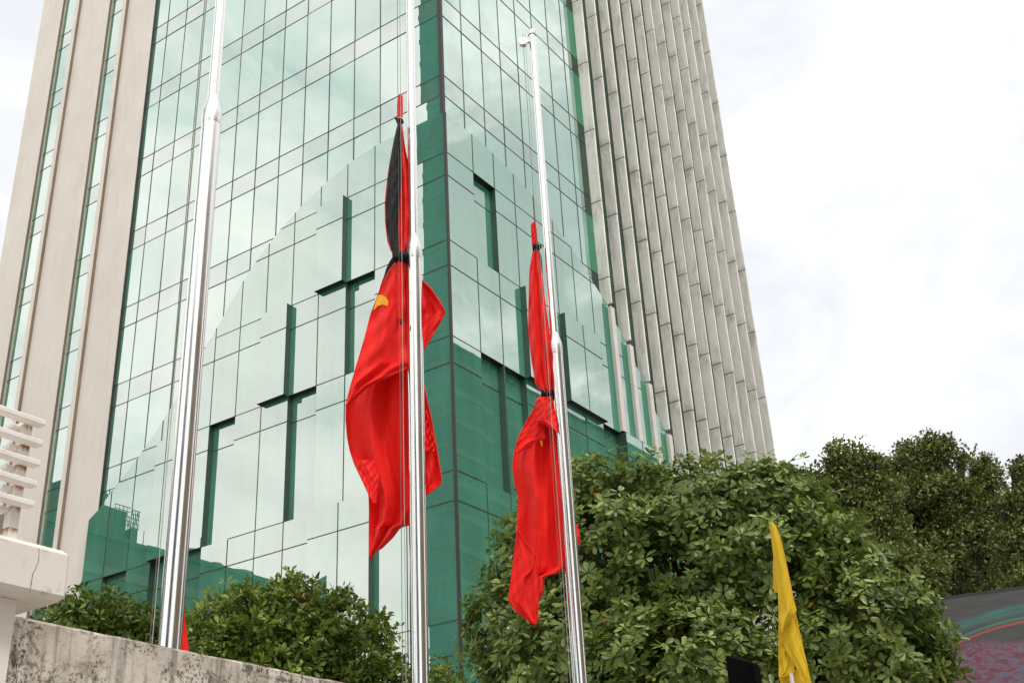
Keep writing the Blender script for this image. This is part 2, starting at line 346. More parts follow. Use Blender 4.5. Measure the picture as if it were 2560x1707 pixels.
def lower(P, A, cols, dep, flip, side):
    for k, (ua, ub) in enumerate(cols):
        for fl, (za, zb) in enumerate(FLO):
            ks = sorted({ua, ub} | {p[0] for p in A if ua < p[0] < ub})
            # cut the columns where the arch crosses the floor line
            fine = []
            for q0, q1 in zip(ks[:-1], ks[1:]):
                fine.append(q0)
                for lim in (za, zb):
                    h0, h1 = arch_z(A, q0)-lim, arch_z(A, q1)-lim
                    if h0*h1 < 0: fine.append(q0+(q1-q0)*h0/(h0-h1))
            fine = sorted(set(fine+[ks[-1]]))
            top = [(u, min(zb, arch_z(A, u))) for u in fine if min(zb, arch_z(A, u)) >= za-1e-6]
            if len(top) < 2 or max(t_[1] for t_ in top) < za+0.02: continue
            d = LEV[dep.get((k, fl), 1)]
            u0, u1 = top[0][0], top[-1][0]
            mbx = MB(); a, c = random.gauss(0, 0.0016), random.gauss(0, 0.0012); um, zm = (u0+u1)/2, za+1.5
            def Q(u, zz): return P(u, zz, d+a*(u-um)+c*(zz-zm)*0.5)
            zs = [zl for zl in ZL if za+0.05 < zl < zb-0.05]        # line between pane and spandrel
            front = [(u0, za), (u1, za)]+[(u, zz) for u, zz in reversed(top) if zz > za+1e-4]
            def clip(poly, lim, above):
                out_ = []
                for i in range(len(poly)):
                    p, q = poly[i], poly[(i+1) % len(poly)]
                    ip = (p[1] >= lim) == above or abs(p[1]-lim) < 1e-7; iq = (q[1] >= lim) == above or abs(q[1]-lim) < 1e-7
                    if ip: out_.append(p)
                    if ip != iq:
                        s_ = (lim-p[1])/(q[1]-p[1]); out_.append((p[0]+s_*(q[0]-p[0]), lim))
                return out_
            pieces = [front] if not zs else [clip(front, zs[0], False), clip(front, zs[0], True)]
            for pc in pieces:
                if len(pc) >= 3:
                    pts = [Q(*p) for p in pc]; mbx.poly(pts[::-1] if flip else pts, 0)
            back = -0.02
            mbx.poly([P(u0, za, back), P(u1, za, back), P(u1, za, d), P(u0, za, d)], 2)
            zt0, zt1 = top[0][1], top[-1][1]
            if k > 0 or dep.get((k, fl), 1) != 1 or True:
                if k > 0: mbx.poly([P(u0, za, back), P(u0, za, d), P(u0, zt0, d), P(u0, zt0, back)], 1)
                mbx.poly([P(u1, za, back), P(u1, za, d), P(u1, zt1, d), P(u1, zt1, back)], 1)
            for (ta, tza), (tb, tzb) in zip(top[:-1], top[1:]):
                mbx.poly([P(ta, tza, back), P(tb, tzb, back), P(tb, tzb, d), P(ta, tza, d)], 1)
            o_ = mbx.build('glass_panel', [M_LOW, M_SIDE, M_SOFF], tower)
            gm = MB(); w = 0.015
            if k > 0 and zt0-za > 0.1: gm.box(P(u0+0.001, za, d-0.05), P(u0+w*1.7, zt0, d+0.012))
            if u1-u0 > 0.4: gm.box(P(u0, za, d-0.05), P(u1, za+w*1.7, d+0.010))
            for zl in zs:
                us_ = [p[0] for p in front if p[1] >= zl]; 
                if len(us_) >= 2 or max(t_[1] for t_ in top) > zl:
                    ok = [u for u in np.linspace(u0, u1, 40) if arch_z(A, u) > zl]
                    if len(ok) > 2: gm.box(P(min(ok), zl-w, d-0.05), P(max(ok), zl+w, d+0.011))
            if gm.v: gm.build('glazing_bars', M_MUL, o_, root=tower)
lower(PL, ARL, colsL, depL, True, 'L')
lower(PR, ARR, colsR, depR, False, 'R')
b = MB(); b.box(PR(2.56, 14.56, 0.07), PR(2.64, 19.09, 0.30)); b.build('dividing_fin', M_SIDE, tower)

# concrete fins on the right facade
finU = [10.35, 11.66, 13.0, 14.32, 15.6, 16.9, 18.22, 19.48, 20.8, 22.15, 23.43, 24.75, 25.95]
joints = [25.97+3.74*k for k in range(-8, 14)]
for k, u in enumerate(finU):
    zb = arch_z(ARR, u+0.02)+0.02 if u < 16.5 else 0.0
    mbf = MB(); zz = [zb]+[j for j in joints if j > zb+0.3]
    for z0, z1 in zip(zz[:-1], zz[1:]):
        jj = random.uniform(-0.006, 0.006)
        mbf.box(PR(u, z0+0.022, -0.02+0), PR(u+0.10, z1-0.022, 0.48+jj), 0)
    mbf.box(PR(u+0.012, zb+0.05, -0.01), PR(u+0.085, zz[-1], 0.465), 1)
    mbf.build('concrete_fin', [M_FIN, M_MUL], tower)
for k, (u, zb, zt) in enumerate([(10.35, 19.13, 24.62), (11.66, 19.13, 23.40), (13.0, 14.6, 22.15), (14.32, 10.0, 20.3), (15.6, 9.0, 18.4)]):
    mbf = MB(); mbf.box(PR(u, zb+0.04, 0.27), PR(u+0.30, zt, 0.435), 0); mbf.box(PR(u+0.02, zb, 0.29), PR(u+0.33, zb+0.039, 0.46), 1)
    mbf.build('concrete_pilaster', [M_PIL, M_SOFF], tower)
    gs = MB(); gs.box(PR(u-0.42, zb, 0.26), PR(u-0.002, min(zt, arch_z(ARR, u-0.4))-0.03, 0.2955)); gs.build('painted_reflection_strip', M_GAP, tower)  # added strip, carries the pilaster's dark reflection as colour

# beige piers with two tall slot windows
def face_beige(name, u0, u1, d0, d1_, z0=0, z1=TOPZ):
    b = MB(); b.box(PL(u0, z0, d0), PL(u1, z1, d1_)); return b
pb = MB(); pb.box(PL(16.83, 0, -0.6), PL(18.89, TOPZ, 0.15)); pb.box(PL(16.80, 0, -0.5), PL(16.829, TOPZ, 0.12), 1)
pb.build('beige_pier', [M_BEI, M_MUL], tower)
pb = MB(); pb.box(PL(20.46, 0, -0.6), PL(22.88, TOPZ, 0.15)); pb.build('beige_pier', M_BEI, tower)
pb = MB(); pb.box(PL(24.57, 0, -0.6), PL(26.4, TOPZ, 0.15)); pb.build('beige_pier', M_BEI, tower)
b = MB(); b.box((CX+1.0, CY+26.3, 0), (CX+26.0, CY+26.36, TOPZ)); b.build('rear_wall', M_BEI, tower)
for u0, u1 in ((18.89, 20.46), (22.88, 24.57)):
    g, mu = curtain(lambda u, z, d: PL(u, z, d-0.02), [u0+0.28, u1-0.04], [0.0]+zsU, True, 0.001)
    o_ = g.build('slot_window', [M_VIS, M_SPA], tower)
    mu.build('glazing_bars', M_MUL, o_, root=tower)
    f = MB(); f.box(PL(u1-0.045, 9.0, -0.05), PL(u1-0.003, TOPZ, 0.03)); f.build('window_frame', M_FRM, o_, root=tower)
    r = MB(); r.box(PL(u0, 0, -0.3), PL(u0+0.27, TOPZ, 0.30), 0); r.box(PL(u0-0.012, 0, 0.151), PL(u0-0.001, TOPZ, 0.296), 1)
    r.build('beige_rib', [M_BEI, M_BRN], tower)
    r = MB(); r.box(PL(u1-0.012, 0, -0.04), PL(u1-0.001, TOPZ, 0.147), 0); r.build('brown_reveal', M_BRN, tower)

# ------------------------------------------------------------------ buildings across the street, seen mirrored in the glass
M_B1 = concrete('dark_render', (0.045, 0.05, 0.04), (0.07, 0.072, 0.058), (0.03, 0.03, 0.03), 0.5)
M_B2 = concrete('brown_render', (0.26, 0.21, 0.15), (0.34, 0.28, 0.20), (0.10, 0.09, 0.08), 0.5)
M_WIN = simple('dark_window', (0.02, 0.025, 0.03), 0.1, 0, 0.6)
M_B3 = concrete('slate_render', (0.07, 0.09, 0.12), (0.10, 0.12, 0.155), (0.03, 0.03, 0.03), 0.4)
M_BAND = concrete('pale_floor_band', (0.08, 0.088, 0.08), (0.12, 0.128, 0.11), (0.06, 0.06, 0.06), 0.4)
def block(name, a, b_, mat_, label, cat='building', floors=3.4, step=3.2, face=None):
    c = ((a[0]+b_[0])/2, (a[1]+b_[1])/2, 0)
    th = thing(name, c, label, cat)
    w = MB(); w.box(a, b_); w.build('wall', mat_, th)
    cap = MB(); cap.box((a[0]-0.2, a[1]-0.2, b_[2]+0.002), (b_[0]+0.2, b_[1]+0.2, b_[2]+0.3)); cap.build('roof_parapet', mat_, th)
    if name in ('long_slab_block', 'slate_highrise', 'apartment_block'):
        bd = MB(); zz_ = 3.0
        while zz_ < b_[2]-1:
            bd.box((a[0]-0.06, a[1]-0.06, zz_), (b_[0]+0.06, b_[1]+0.06, zz_+0.7)); zz_ += 3.4
        bd.build('floor_bands', M_BAND, th)
    wm = MB(); z = 4.0
    while z < b_[2]-2.4 and face:
        if face in ('-y', '+y'):
            y = a[1]-0.02 if face == '-y' else b_[1]+0.02; x = a[0]+1.2
            while x < b_[0]-2: wm.box((x, y-0.03, z), (x+1.7, y+0.03, z+1.7)); x += step
        else:
            x = a[0]-0.02 if face == '-x' else b_[0]+0.02; y = a[1]+1.2
            while y < b_[1]-2: wm.box((x-0.03, y, z), (x+0.03, y+1.7, z+1.7)); y += step
        z += floors
    if wm.v: wm.build('window_rows', M_WIN, th)
    return th
hb = block('apartment_block', (-17, 70, 0), (12, 82, 29.55), M_B1, 'dark flat-roofed apartment block mirrored low in the left facade')
b = MB(); b.box((0.4, 70.05, 29.9), (9, 76, 31.95)); b.box((1.9, 70.5, 31.951), (6.5, 75, 33.0)); b.build('stair_tower', M_B1, hb)
b = MB()
for k in range(9): b.tube([(-0.95+0.0*k, 70.0+0.2*k, 29.9), (-0.95, 70.0+0.2*k, 32.3)], 0.03, 5)
for x0, x1 in ((-1.05, -0.15), (0.15, 1.6)):
    for zz in (30.95, 31.3, 31.65, 32.0, 32.3): b.tube([(x0, 70, zz), (x1, 70, zz)], 0.035, 5)
    for q in range(4): b.tube([(x0+(x1-x0)*q/4, 70, 30.9), (x0+(x1-x0)*(q+1)/4, 70, 32.3)], 0.025, 5)
b.box((-1.0, 70, 29.56), (-0.2, 71, 30.9)); b.build('roof_railing', M_B1, hb)
for x, h in ((-2.0, 31.2), (-2.5, 30.7), (2.4, 34.6), (2.7, 34.2), (-7.0, 31.8)):
    b = MB(); b.tube([(x, 70.5, 29.7), (x, 70.5, h)], 0.035, 5); b.build('aerial', M_B1, hb)
def dome(c, rx, rz, parent, name):
    b = MB(); n0 = 0; rows, seg = 6, 14
    for i in range(rows+1):
        ph = math.pi/2*i/rows
        for k in range(seg):
            th = 2*math.pi*k/seg; b.v.append((c[0]+rx*math.cos(ph)*math.cos(th), c[1]+rx*math.cos(ph)*math.sin(th), c[2]+rz*math.sin(ph)))
    for i in range(rows):
        for k in range(seg): b.f.append((i*seg+k, i*seg+(k+1) % seg, (i+1)*seg+(k+1) % seg, (i+1)*seg+k)); b.m.append(0)
    return b.build(name, M_B1, parent, smooth=True)
dome((-6.6, 71, 29.8), 1.1, 1.15, hb, 'water_tank'); dome((-9.6, 71, 29.7), 0.9, 0.7, hb, 'water_tank'); dome((-12.4, 72, 29.5), 2.4, 1.1, hb, 'water_tank'); dome((-15.5, 72, 29.3), 1.6, 0.8, hb, 'water_tank')
b = MB(); b.poly([(-21.6, 70, 29), (-19.5, 70, 29), (-19.5, 70, 30.4), (-21.4, 70, 31.5)]); b.box((-21.6, 70.02, 0), (-19.5, 78, 29)); b.build('gable', M_B1, hb)
block('slate_highrise', (-62, 58, 0), (-35.5, 70, 135), M_B3, 'slate high-rise mirrored as a dark strip beside the tower corner')
block('long_slab_block', (86, -60, 0), (170, -27.8, 59.5), M_B1, 'long dark slab block mirrored in the low right facade')
block('brown_street_block', (-5, -40, 0), (30, -22, 27), M_B2, 'brown street building mirrored as a warm band in the steel poles')
block('grey_street_block', (-60, -26, 0), (-34, -4, 30), M_B3, 'slate street building standing behind the camera on the left', face='+x')

# ------------------------------------------------------------------ flagpoles
def flagpole(x, y, label, zt=12.46, zj=7.81, r0=0.0775, r1=0.0475):
    th = thing('flagpole', (x, y, 0), label, 'flagpole', 'steel flagpoles in a row')
    def lathe(name, prof, mt, seg=40):
        b = MB()
        for i, (r, z) in enumerate(prof):
            for k in range(seg): a = 2*math.pi*k/seg; b.v.append((x+r*math.cos(a), y+r*math.sin(a), z))
        for i in range(len(prof)-1):
            for k in range(seg): b.f.append((i*seg+k, i*seg+(k+1) % seg, (i+1)*seg+(k+1) % seg, (i+1)*seg+k)); b.m.append(0)
        n_ = len(b.v); b.v += b.v[(len(prof)-1)*seg:]          # separate ring, so the cap does not bend the shading
        b.f.append(tuple(n_+k for k in range(seg))); b.m.append(0)
        return b.build(name, mt, th, smooth=True)
    lathe('lower_shaft', [(r0, 0.02), (r0, zj-0.118)], M_STEEL)
    lathe('shoulder', [(r0+0.0005, zj-0.12), (r0+0.003, zj-0.10), (r0+0.003, zj-0.01), (r0, zj+0.03), (r0-0.008, zj+0.06), (r1+0.010, zj+0.115), (r1+0.003, zj+0.145), (r1+0.001, zj+0.17)], M_STEEL2)
    lathe('upper_shaft', [(r1, zj+0.14), (r1-0.004, zt)], M_STEEL)
    lathe('base_plate', [(0.19, 0.0), (0.19, 0.03), (0.10, 0.035), (0.085, 0.09)], M_STEEL)
    cp = [(0.052, zt), (0.056, zt+0.02), (0.056, zt+0.045)]+[(0.056*math.cos(a), zt+0.045+0.056*math.sin(a)) for a in (0.4, 0.8, 1.2, 1.5)]
    lathe('cap', cp, M_STEEL2, 24)
    # pulley on its bracket, on the side away from the right facade
    lv = np.array([-RT[0], -RT[1], 0]); lv /= np.linalg.norm(lv); fv = np.array([-lv[1], lv[0], 0])
    c = np.array([x, y, zt-0.11]); b = MB()
    b.tube([c+lv*0.04, c+lv*0.12], 0.022, 10); b.tube([c+lv*0.125-fv*0.035, c+lv*0.125+fv*0.035], 0.062, 20)
    b.build('pulley', M_STEEL2, th, smooth=False)
    return th, lv, fv
POLES = [(5.21, 6.22), (7.895, 6.28), (10.58, 6.35)]
labs = ['thickest and nearest steel flagpole, standing behind the stained wall', 'middle steel flagpole in front of the dark corner of the glass tower',
        'farthest steel flagpole, its domed cap and pulley in view against the glass']
for (x, y), lb in zip(POLES, labs): th_, LV, FV = flagpole(x, y, lb)
def halyard(x, y, offs, z0, z1, label, tilt=0.0, fr=-0.03):
    th = thing('halyard', (x, y, 0), label, 'rope')
    for i, oo in enumerate(offs):
        c = np.array([x, y, 0]) + LV*oo + FV*(fr)
        p0, p1 = c+np.array([0, 0, z0])-LV*tilt, c+np.array([0, 0, z1])
        b = MB(); b.tube([p0, (p0+p1)/2+LV*0.006, p1], 0.0032, 5); b.build('rope', M_ROPE if i else M_ROPED, th)
    return th
# FV points towards the tower for LV = left; ropes hang on the camera side
FS = -1.0 if (FV[0]*FW[0]+FV[1]*FW[1]) > 0 else 1.0
halyard(*POLES[0], (0.128, 0.112), 1.2, 12.35, 'pair of thin ropes hanging beside the nearest flagpole', 0.02, FS*0.05)
halyard(*POLES[1], (0.128, 0.100), 1.2, 12.35, 'pair of thin ropes hanging beside the middle flagpole', 0.0, FS*0.15)
halyard(*POLES[2], (0.135, 0.105), 1.2, 12.35, 'pair of thin ropes hanging from the pulley of the farthest flagpole', 0.0, FS*0.15)

# ------------------------------------------------------------------ flags
def interp(tab, y): return float(np.interp(y, [p[0] for p in tab], [p[1] for p in tab]))
class Sheet:
    """hanging cloth: outline rows (photo rows) at a ground distance, folded in depth"""
    def __init__(s, rows, hd, off, amp, freq, ph=0.0, drift=0.6, bulge=0.0, nz=0.0, edge=0.0, swing=0.0):
        s.rows, s.hd, s.off, s.amp, s.freq, s.ph, s.drift, s.bulge, s.nz, s.edge, s.swing = rows, hd, off, amp, freq, ph, drift, bulge, nz, edge, swing
        s.y0, s.y1 = rows[0][0], rows[-1][0]
        s.L = [(r[0], r[1]) for r in rows]; s.R = [(r[0], r[2]) for r in rows]
    def depth(s, u, y):
        t = (y-s.y0)/(s.y1-s.y0)
        wob = s.drift*math.sin(2.1*t*math.pi+s.ph)
        d = math.sin(2*math.pi*(s.freq*u)+s.ph+wob)+0.30*math.sin(2*math.pi*(s.freq*2.1*u)+1.7*s.ph-1.4*wob+2*t)+0.08*math.sin(2*math.pi*(s.freq*4.7*u)+3*t+s.ph*3)
        w = abs(interp(s.R, y)-interp(s.L, y))
        a = s.amp*min(1.0, w/60.0)
        nn_ = s.nz*(math.sin(17*u+9*t+s.ph)*math.sin(23*t-7*u)+0.6*math.sin(31*t+19*u))
        return s.off + a*d - s.bulge*math.sin(math.pi*min(max(u, 0), 1)) + nn_ + s.edge*u + s.swing*t
    def P(s, u, y, extra=0.0):
        x = interp(s.L, y)*(1-u)+interp(s.R, y)*u
        return at_hd(x, y, s.hd+s.depth(u, y)+extra)
    def mesh(s, nu=44, ny=110, thick=0.004):
        b = MB()
        for j in range(ny+1):
            y = s.y0+(s.y1-s.y0)*j/ny
            for i in range(nu+1): b.v.append(tuple(s.P(i/nu, y)))
        for j in range(ny):
            for i in range(nu):
                a = j*(nu+1)+i; b.f.append((a, a+1, a+nu+2, a+nu+1)); b.m.append(0)
        return b
HEMS = {}
def merge(sheets, name, mt, parent, **kw):
    B = MB()
    for s in sheets:
        b = s.mesh(**kw)
        for u in HEMS.get(id(s), ()):      # stitched double-thick hem
            pts = [s.P(u, s.y0+(s.y1-s.y0)*k/90, -0.002+0.0015*math.sin(k*1.9)) for k in range(91)]
            b.tube(pts, 0.0055, 5)
        n = len(B.v); B.v += b.v; B.f += [tuple(n+i for i in f) for f in b.f]; B.m += b.m
    o = B.build(name, mt, parent, smooth=True)
    md = o.modifiers.new('thickness', 'SOLIDIFY'); md.thickness = 0.004; md.offset = 0
    return o
def blob(pts, hd, r, name, mt, parent):
    b = MB(); b.tube([at_hd(x, y, hd) for x, y in pts], r, 12); return b.build(name, mt, parent, smooth=True)
v1 = lambda x, y: (940+x/3.267, 220+y/3.267)
v2 = lambda x, y: (840+x/3.733, 640+y/3.733)
v3 = lambda x, y: (840+x/3.733, 1000+y/3.733)
v4 = lambda x, y: (1260+x/3.016, 540+y/3.016)
v5 = lambda x, y: (1250+x/2.45, 960+y/2.45)
def rows(fn, tab): # tab of (y, xl, xr) in one zoom
    return [(fn(0, y)[1], fn(a, 0)[0], fn(c, 0)[0]) for y, a, c in tab]
HD2 = 10.08; BX = v1(262, 0)[0]
# ---- flag on the middle pole
p0 = at_hd(1000, 1390, HD2)
fl = thing('mourning_flag', tuple(p0), 'large red flag with a wide black ribbon, hanging on the middle flagpole', 'flag')
stub = Sheet(rows(v1, [(52, 188, 205), (70, 178, 218), (140, 172, 219), (240, 172, 219)]), HD2, -0.06, 0.012, 1.2, 1.0, nz=0.003)
bulge = Sheet(rows(v1, [(300, 178, 214), (400, 152, 226), (500, 132, 240), (600, 112, 262), (750, 90, 292), (940, 71, 305), (1100, 74, 305), (1250, 92, 300), (1330, 120, 270), (1375, 150, 228)]),
              HD2, 0.05, 0.035, 2.3, 0.5, nz=0.006, bulge=0.05)
mainA = Sheet([(v2(0, 40)[1], v2(560, 0)[0], v2(640, 0)[0]), (v2(0, 110)[1], v2(500, 0)[0], 1018), (v2(0, 220)[1], v2(440, 0)[0], 1030), (v2(0, 350)[1], v2(400, 0)[0], 1040), (v2(0, 530)[1], v2(331, 0)[0], 1045),
               (v2(0, 770)[1], v2(270, 0)[0], 1045), (v2(0, 1000)[1], v2(200, 0)[0], 1045), (v2(0, 1110)[1], v2(170, 0)[0], v2(520, 0)[0]), (v2(0, 1210)[1], v2(140, 0)[0], v2(305, 0)[0]), (v2(0, 1310)[1], v2(115, 0)[0], v2(190, 0)[0]), (v2(0, 1400)[1], v2(93, 0)[0], v2(97, 0)[0])],
              HD2, 0.02, 0.040, 1.3, 2.6, drift=0.9, nz=0.010, bulge=0.07, edge=0.02)
backB = Sheet([(860, 960, 1048), (900, 925, 1049), (930, 905, 1050), (970, 880, 1052), (1011, 866, 1054), (1050, v3(95, 0)[0], 1055), (v3(0, 350)[1], v3(110, 0)[0], 1056), (v3(0, 480)[1], v3(136, 0)[0], 1056), (v3(0, 600)[1], v3(178, 0)[0], 1057), (v3(0, 730)[1], v3(240, 0)[0], 1057), (v3(0, 880)[1], v3(310, 0)[0], 1057),
               (v3(0, 1000)[1], v3(314, 0)[0], 1056), (v3(0, 1160)[1], v3(315, 0)[0], 1030), (v3(0, 1190)[1], v3(315, 0)[0], v3(600, 0)[0]), (v3(0, 1280)[1], v3(315, 0)[0], v3(535, 0)[0]), (v3(0, 1385)[1], v3(315, 0)[0], v3(428, 0)[0]), (v3(0, 1415)[1], v3(316, 0)[0], v3(370, 0)[0]), (v3(0, 1475)[1], v3(317, 0)[0], v3(347, 0)[0])],
              HD2, 0.22, 0.075, 2.3, 0.2, drift=0.5, nz=0.004)
foldB = Sheet([(v3(0, 560)[1], v3(172, 0)[0], v3(390, 0)[0]), (v3(0, 730)[1], v3(240, 0)[0], v3(400, 0)[0]), (v3(0, 880)[1], v3(308, 0)[0], v3(385, 0)[0]), (v3(0, 960)[1], v3(345, 0)[0], v3(375, 0)[0])], HD2, 0.06, 0.02, 1.0, 1.2, nz=0.004, edge=0.06)
wing = Sheet([(v2(0, 215)[1], 1035, v2(790, 0)[0]), (v2(0, 240)[1], 1035, v2(812, 0)[0]), (v2(0, 300)[1], 1037, v2(880, 0)[0]), (v2(0, 430)[1], 1040, v2(970, 0)[0]), (v2(0, 500)[1], 1042, v2(1008, 0)[0]), (v2(0, 535)[1], 1042, v2(1015, 0)[0]), (v2(0, 650)[1], 1044, v2(952, 0)[0]), (v2(0, 770)[1], 1046, v2(880, 0)[0]), (v2(0, 870)[1], 1048, v2(820, 0)[0]), (v2(0, 900)[1], 1048, 1052)],
             HD2, 0.15, 0.035, 1.1, 3.9, drift=1.4, nz=0.006, edge=-0.05)
wing2 = Sheet([(950, 1040, 1052), (v2(0, 1210)[1], 1040, v2(822, 0)[0]), (v3(0, 0)[1], 1044, v3(848, 0)[0]), (v3(0, 180)[1], 1046, v3(890, 0)[0]), (v3(0, 420)[1], 1048, v3(932, 0)[0]), (v3(0, 640)[1], 1048, v3(970, 0)[0]), (v3(0, 740)[1], 1048, v3(985, 0)[0]), (v3(0, 790)[1], 1048, v3(970, 0)[0]), (v3(0, 840)[1], 1048, v3(905, 0)[0]), (v3(0, 885)[1], 1048, v3(842, 0)[0])],
              HD2, 0.17, 0.030, 1.5, 0.8, drift=1.0, nz=0.012, edge=-0.03)
roll = Sheet([(v3(0, 100)[1], 1046, v3(850, 0)[0]), (v3(0, 250)[1], 1047, v3(885, 0)[0]), (v3(0, 400)[1], 1048, v3(925, 0)[0]), (v3(0, 480)[1], 1048, v3(918, 0)[0])], HD2, 0.09, 0.02, 1.4, 2.0, nz=0.012)
strip = Sheet([(v2(0, 60)[1], v2(572, 0)[0], v2(612, 0)[0]), (v2(0, 200)[1], v2(553, 0)[0], v2(630, 0)[0]), (v2(0, 350)[1], v2(548, 0)[0], v2(622, 0)[0]), (v2(0, 480)[1], v2(560, 0)[0], v2(615, 0)[0]), (v2(0, 585)[1], v2(580, 0)[0], v2(612, 0)[0])], HD2, -0.06, 0.016, 2.0, 0.4, drift=0.2, nz=0.002)
HEMS.update({id(mainA): (0, 1), id(backB): (0,), id(wing): (1,), id(wing2): (1,)})
merge([stub, bulge, mainA, backB, foldB, wing, wing2, roll, strip], 'cloth', M_RED, fl)
rib = Sheet(rows(v1, [(292, 178, 200), (330, 168, 205), (400, 152, 212), (500, 132, 215), (620, 112, 210), (750, 96, 205), (940, 81, 193), (1100, 86, 180), (1250, 105, 182), (1330, 130, 190), (1385, 150, 205)]),
            HD2, -0.09, 0.018, 1.5, 0.9, drift=0.5, nz=0.005, bulge=0.05)
tail = Sheet([(640, 983, 1006), (v2(0, 60)[1], v2(495, 0)[0], v2(545, 0)[0]), (v2(0, 120)[1], v2(467, 0)[0], v2(500, 0)[0]), (v2(0, 222)[1], v2(438, 0)[0], v2(444, 0)[0])], HD2, -0.07, 0.008, 1.0, 0.4)
bow = Sheet([(v1(0, 238)[1], v1(150, 0)[0], v1(162, 0)[0]), (v1(0, 262)[1], v1(158, 0)[0], v1(205, 0)[0]), (v1(0, 290)[1], v1(172, 0)[0], v1(217, 0)[0])], HD2, -0.10, 0.012, 1.0, 0.4)
merge([rib, tail, bow], 'black_ribbon', M_BLK, fl, nu=24, ny=70)
blob([v1(172, 272), v1(195, 275), v1(218, 268)], HD2-0.07, [0.028, 0.040, 0.030], 'ribbon_knot', M_BLK, fl)
blob([v1(138, 1388), v1(180, 1382), v1(226, 1380), v1(262, 1376)], HD2-0.02, [0.045, 0.065, 0.06, 0.05], 'ribbon_knot', M_BLK, fl)
# visible corner of the star, sewn on the front sheet
b = MB(); star = [v2(*q) for q in ((386, 362), (430, 364), (466, 384), (488, 420), (480, 466), (452, 455), (420, 455), (385, 468), (352, 505), (372, 420))]
def on_sheet(s, x, y, ex):
    u = (x-interp(s.L, y))/(interp(s.R, y)-interp(s.L, y)); return s.P(min(max(u, 0), 1), y, ex)
cxs = sum(p[0] for p in star)/10; cys = sum(p[1] for p in star)/10
b.v = [tuple(on_sheet(mainA, cxs, cys, -0.035))]
for k in range(1, 5):
    for (x, y) in star: b.v.append(tuple(on_sheet(mainA, cxs+(x-cxs)*k/4, cys+(y-cys)*k/4, -0.035)))
for i in range(10): b.f.append((0, 1+i, 1+(i+1) % 10)); b.m.append(0)
for k in range(3):
    for i in range(10): a = 1+k*10; j = (i+1) % 10; b.f.append((a+i, a+10+i, a+10+j, a+j)); b.m.append(0)
b.build('star_emblem', M_STAR, fl, smooth=True)
b = MB(); c = at_hd(*v2(606, 610), HD2-0.10); b.tube([c+np.array([0, 0, 0.022]), c-np.array([0, 0, 0.022])], 0.017, 10); b.build('rope_clip', M_MUL, fl)

# ---- flag on the far pole
HD3 = 12.34
fl = thing('mourning_flag', tuple(at_hd(1340, 1560, HD3)), 'slimmer red flag bound by two narrow black ties, on the farthest flagpole', 'flag')
stub = Sheet(rows(v4, [(48, 212, 238), (75, 202, 242), (140, 205, 250), (222, 212, 256)]), HD3, -0.05, 0.018, 1.6, 1.0, nz=0.008)
bulge = Sheet(rows(v4, [(250, 220, 258), (300, 210, 266), (400, 193, 282), (500, 188, 296), (600, 187, 305), (700, 184, 318), (800, 183, 333), (900, 186, 346), (1000, 196, 365), (1100, 209, 370), (1200, 226, 372), (1260, 236, 372), (1300, 262, 372), (1330, 292, 365)]),
              HD3, -0.01, 0.045, 1.9, 1.9, drift=0.5, nz=0.014, bulge=0.06)
low = Sheet(rows(v5, [(75, 245, 318), (95, 224, 322), (150, 212, 340), (200, 180, 352), (250, 150, 365), (330, 112, 375), (440, 85, 385), (520, 79, 385), (620, 95, 388), (690, 117, 390), (780, 112, 392), (870, 106, 400), (960, 98, 400), (1060, 86, 402), (1120, 80, 402), (1165, 73, 350), (1172, 72, 275), (1270, 60, 266), (1310, 55, 248), (1335, 57, 234), (1390, 100, 232), (1440, 165, 230), (1475, 212, 222)]),
            HD3, 0.07, 0.08, 1.8, 0.6, drift=0.5, nz=0.006, bulge=0.04)
collar = Sheet(rows(v5, [(78, 240, 312), (95, 222, 318), (150, 217, 332), (225, 220, 345), (245, 262, 350), (280, 330, 350), (292, 346, 352)]), HD3, -0.08, 0.022, 1.2, 2.2, nz=0.004, bulge=0.06)
flap = Sheet(rows(v5, [(150, 212, 262), (230, 165, 268), (300, 128, 272), (330, 115, 276), (352, 108, 225), (380, 99, 175), (420, 90, 110)]), HD3, -0.03, 0.022, 1.1, 0.2, nz=0.004)
corner = Sheet(rows(v5, [(900, 104, 112), (970, 98, 160), (1045, 88, 216), (1060, 86, 225), (1165, 73, 232), (1270, 61, 233), (1320, 56, 233), (1390, 100, 232), (1440, 165, 230), (1473, 212, 220)]), HD3, -0.02, 0.012, 1.0, 2.8, nz=0.004, edge=-0.03)
peek = Sheet(rows(v5, [(860, 380, 474), (900, 380, 485), (975, 384, 492), (985, 384, 480)]), HD3, 0.16, 0.02, 1.0, 1.0)
HEMS.update({id(low): (0,), id(corner): (0, 1), id(flap): (0, 1), id(collar): (1,)})
merge([stub, bulge, low, collar, flap, corner, peek], 'cloth', M_RED, fl)
rib = Sheet(rows(v4, [(270, 262, 272), (320, 268, 284), (400, 275, 290), (480, 284, 292), (530, 290, 292)]), HD3, 0.02, 0.006, 1.0, 0.5)
bow = Sheet(rows(v4, [(215, 260, 276), (238, 256, 287), (262, 256, 264)]), HD3, -0.06, 0.006, 1.0, 0.5)
merge([rib, bow], 'black_ribbon', M_BLK, fl, nu=12, ny=40)
blob([v4(214, 240), v4(238, 238), v4(262, 236)], HD3-0.04, [0.045, 0.055, 0.045], 'ribbon_knot', M_BLK, fl)
blob([v4(282, 1338), v4(318, 1342), v4(360, 1346)], HD3-0.01, [0.055, 0.07, 0.06], 'ribbon_knot', M_BLK, fl)
st = MB(); st.poly([at_hd(*v5(x, y), HD3-0.045) for x, y in ((246, 348), (256, 345), (260, 380), (252, 375))]); st.build('star_emblem', M_STAR, fl)

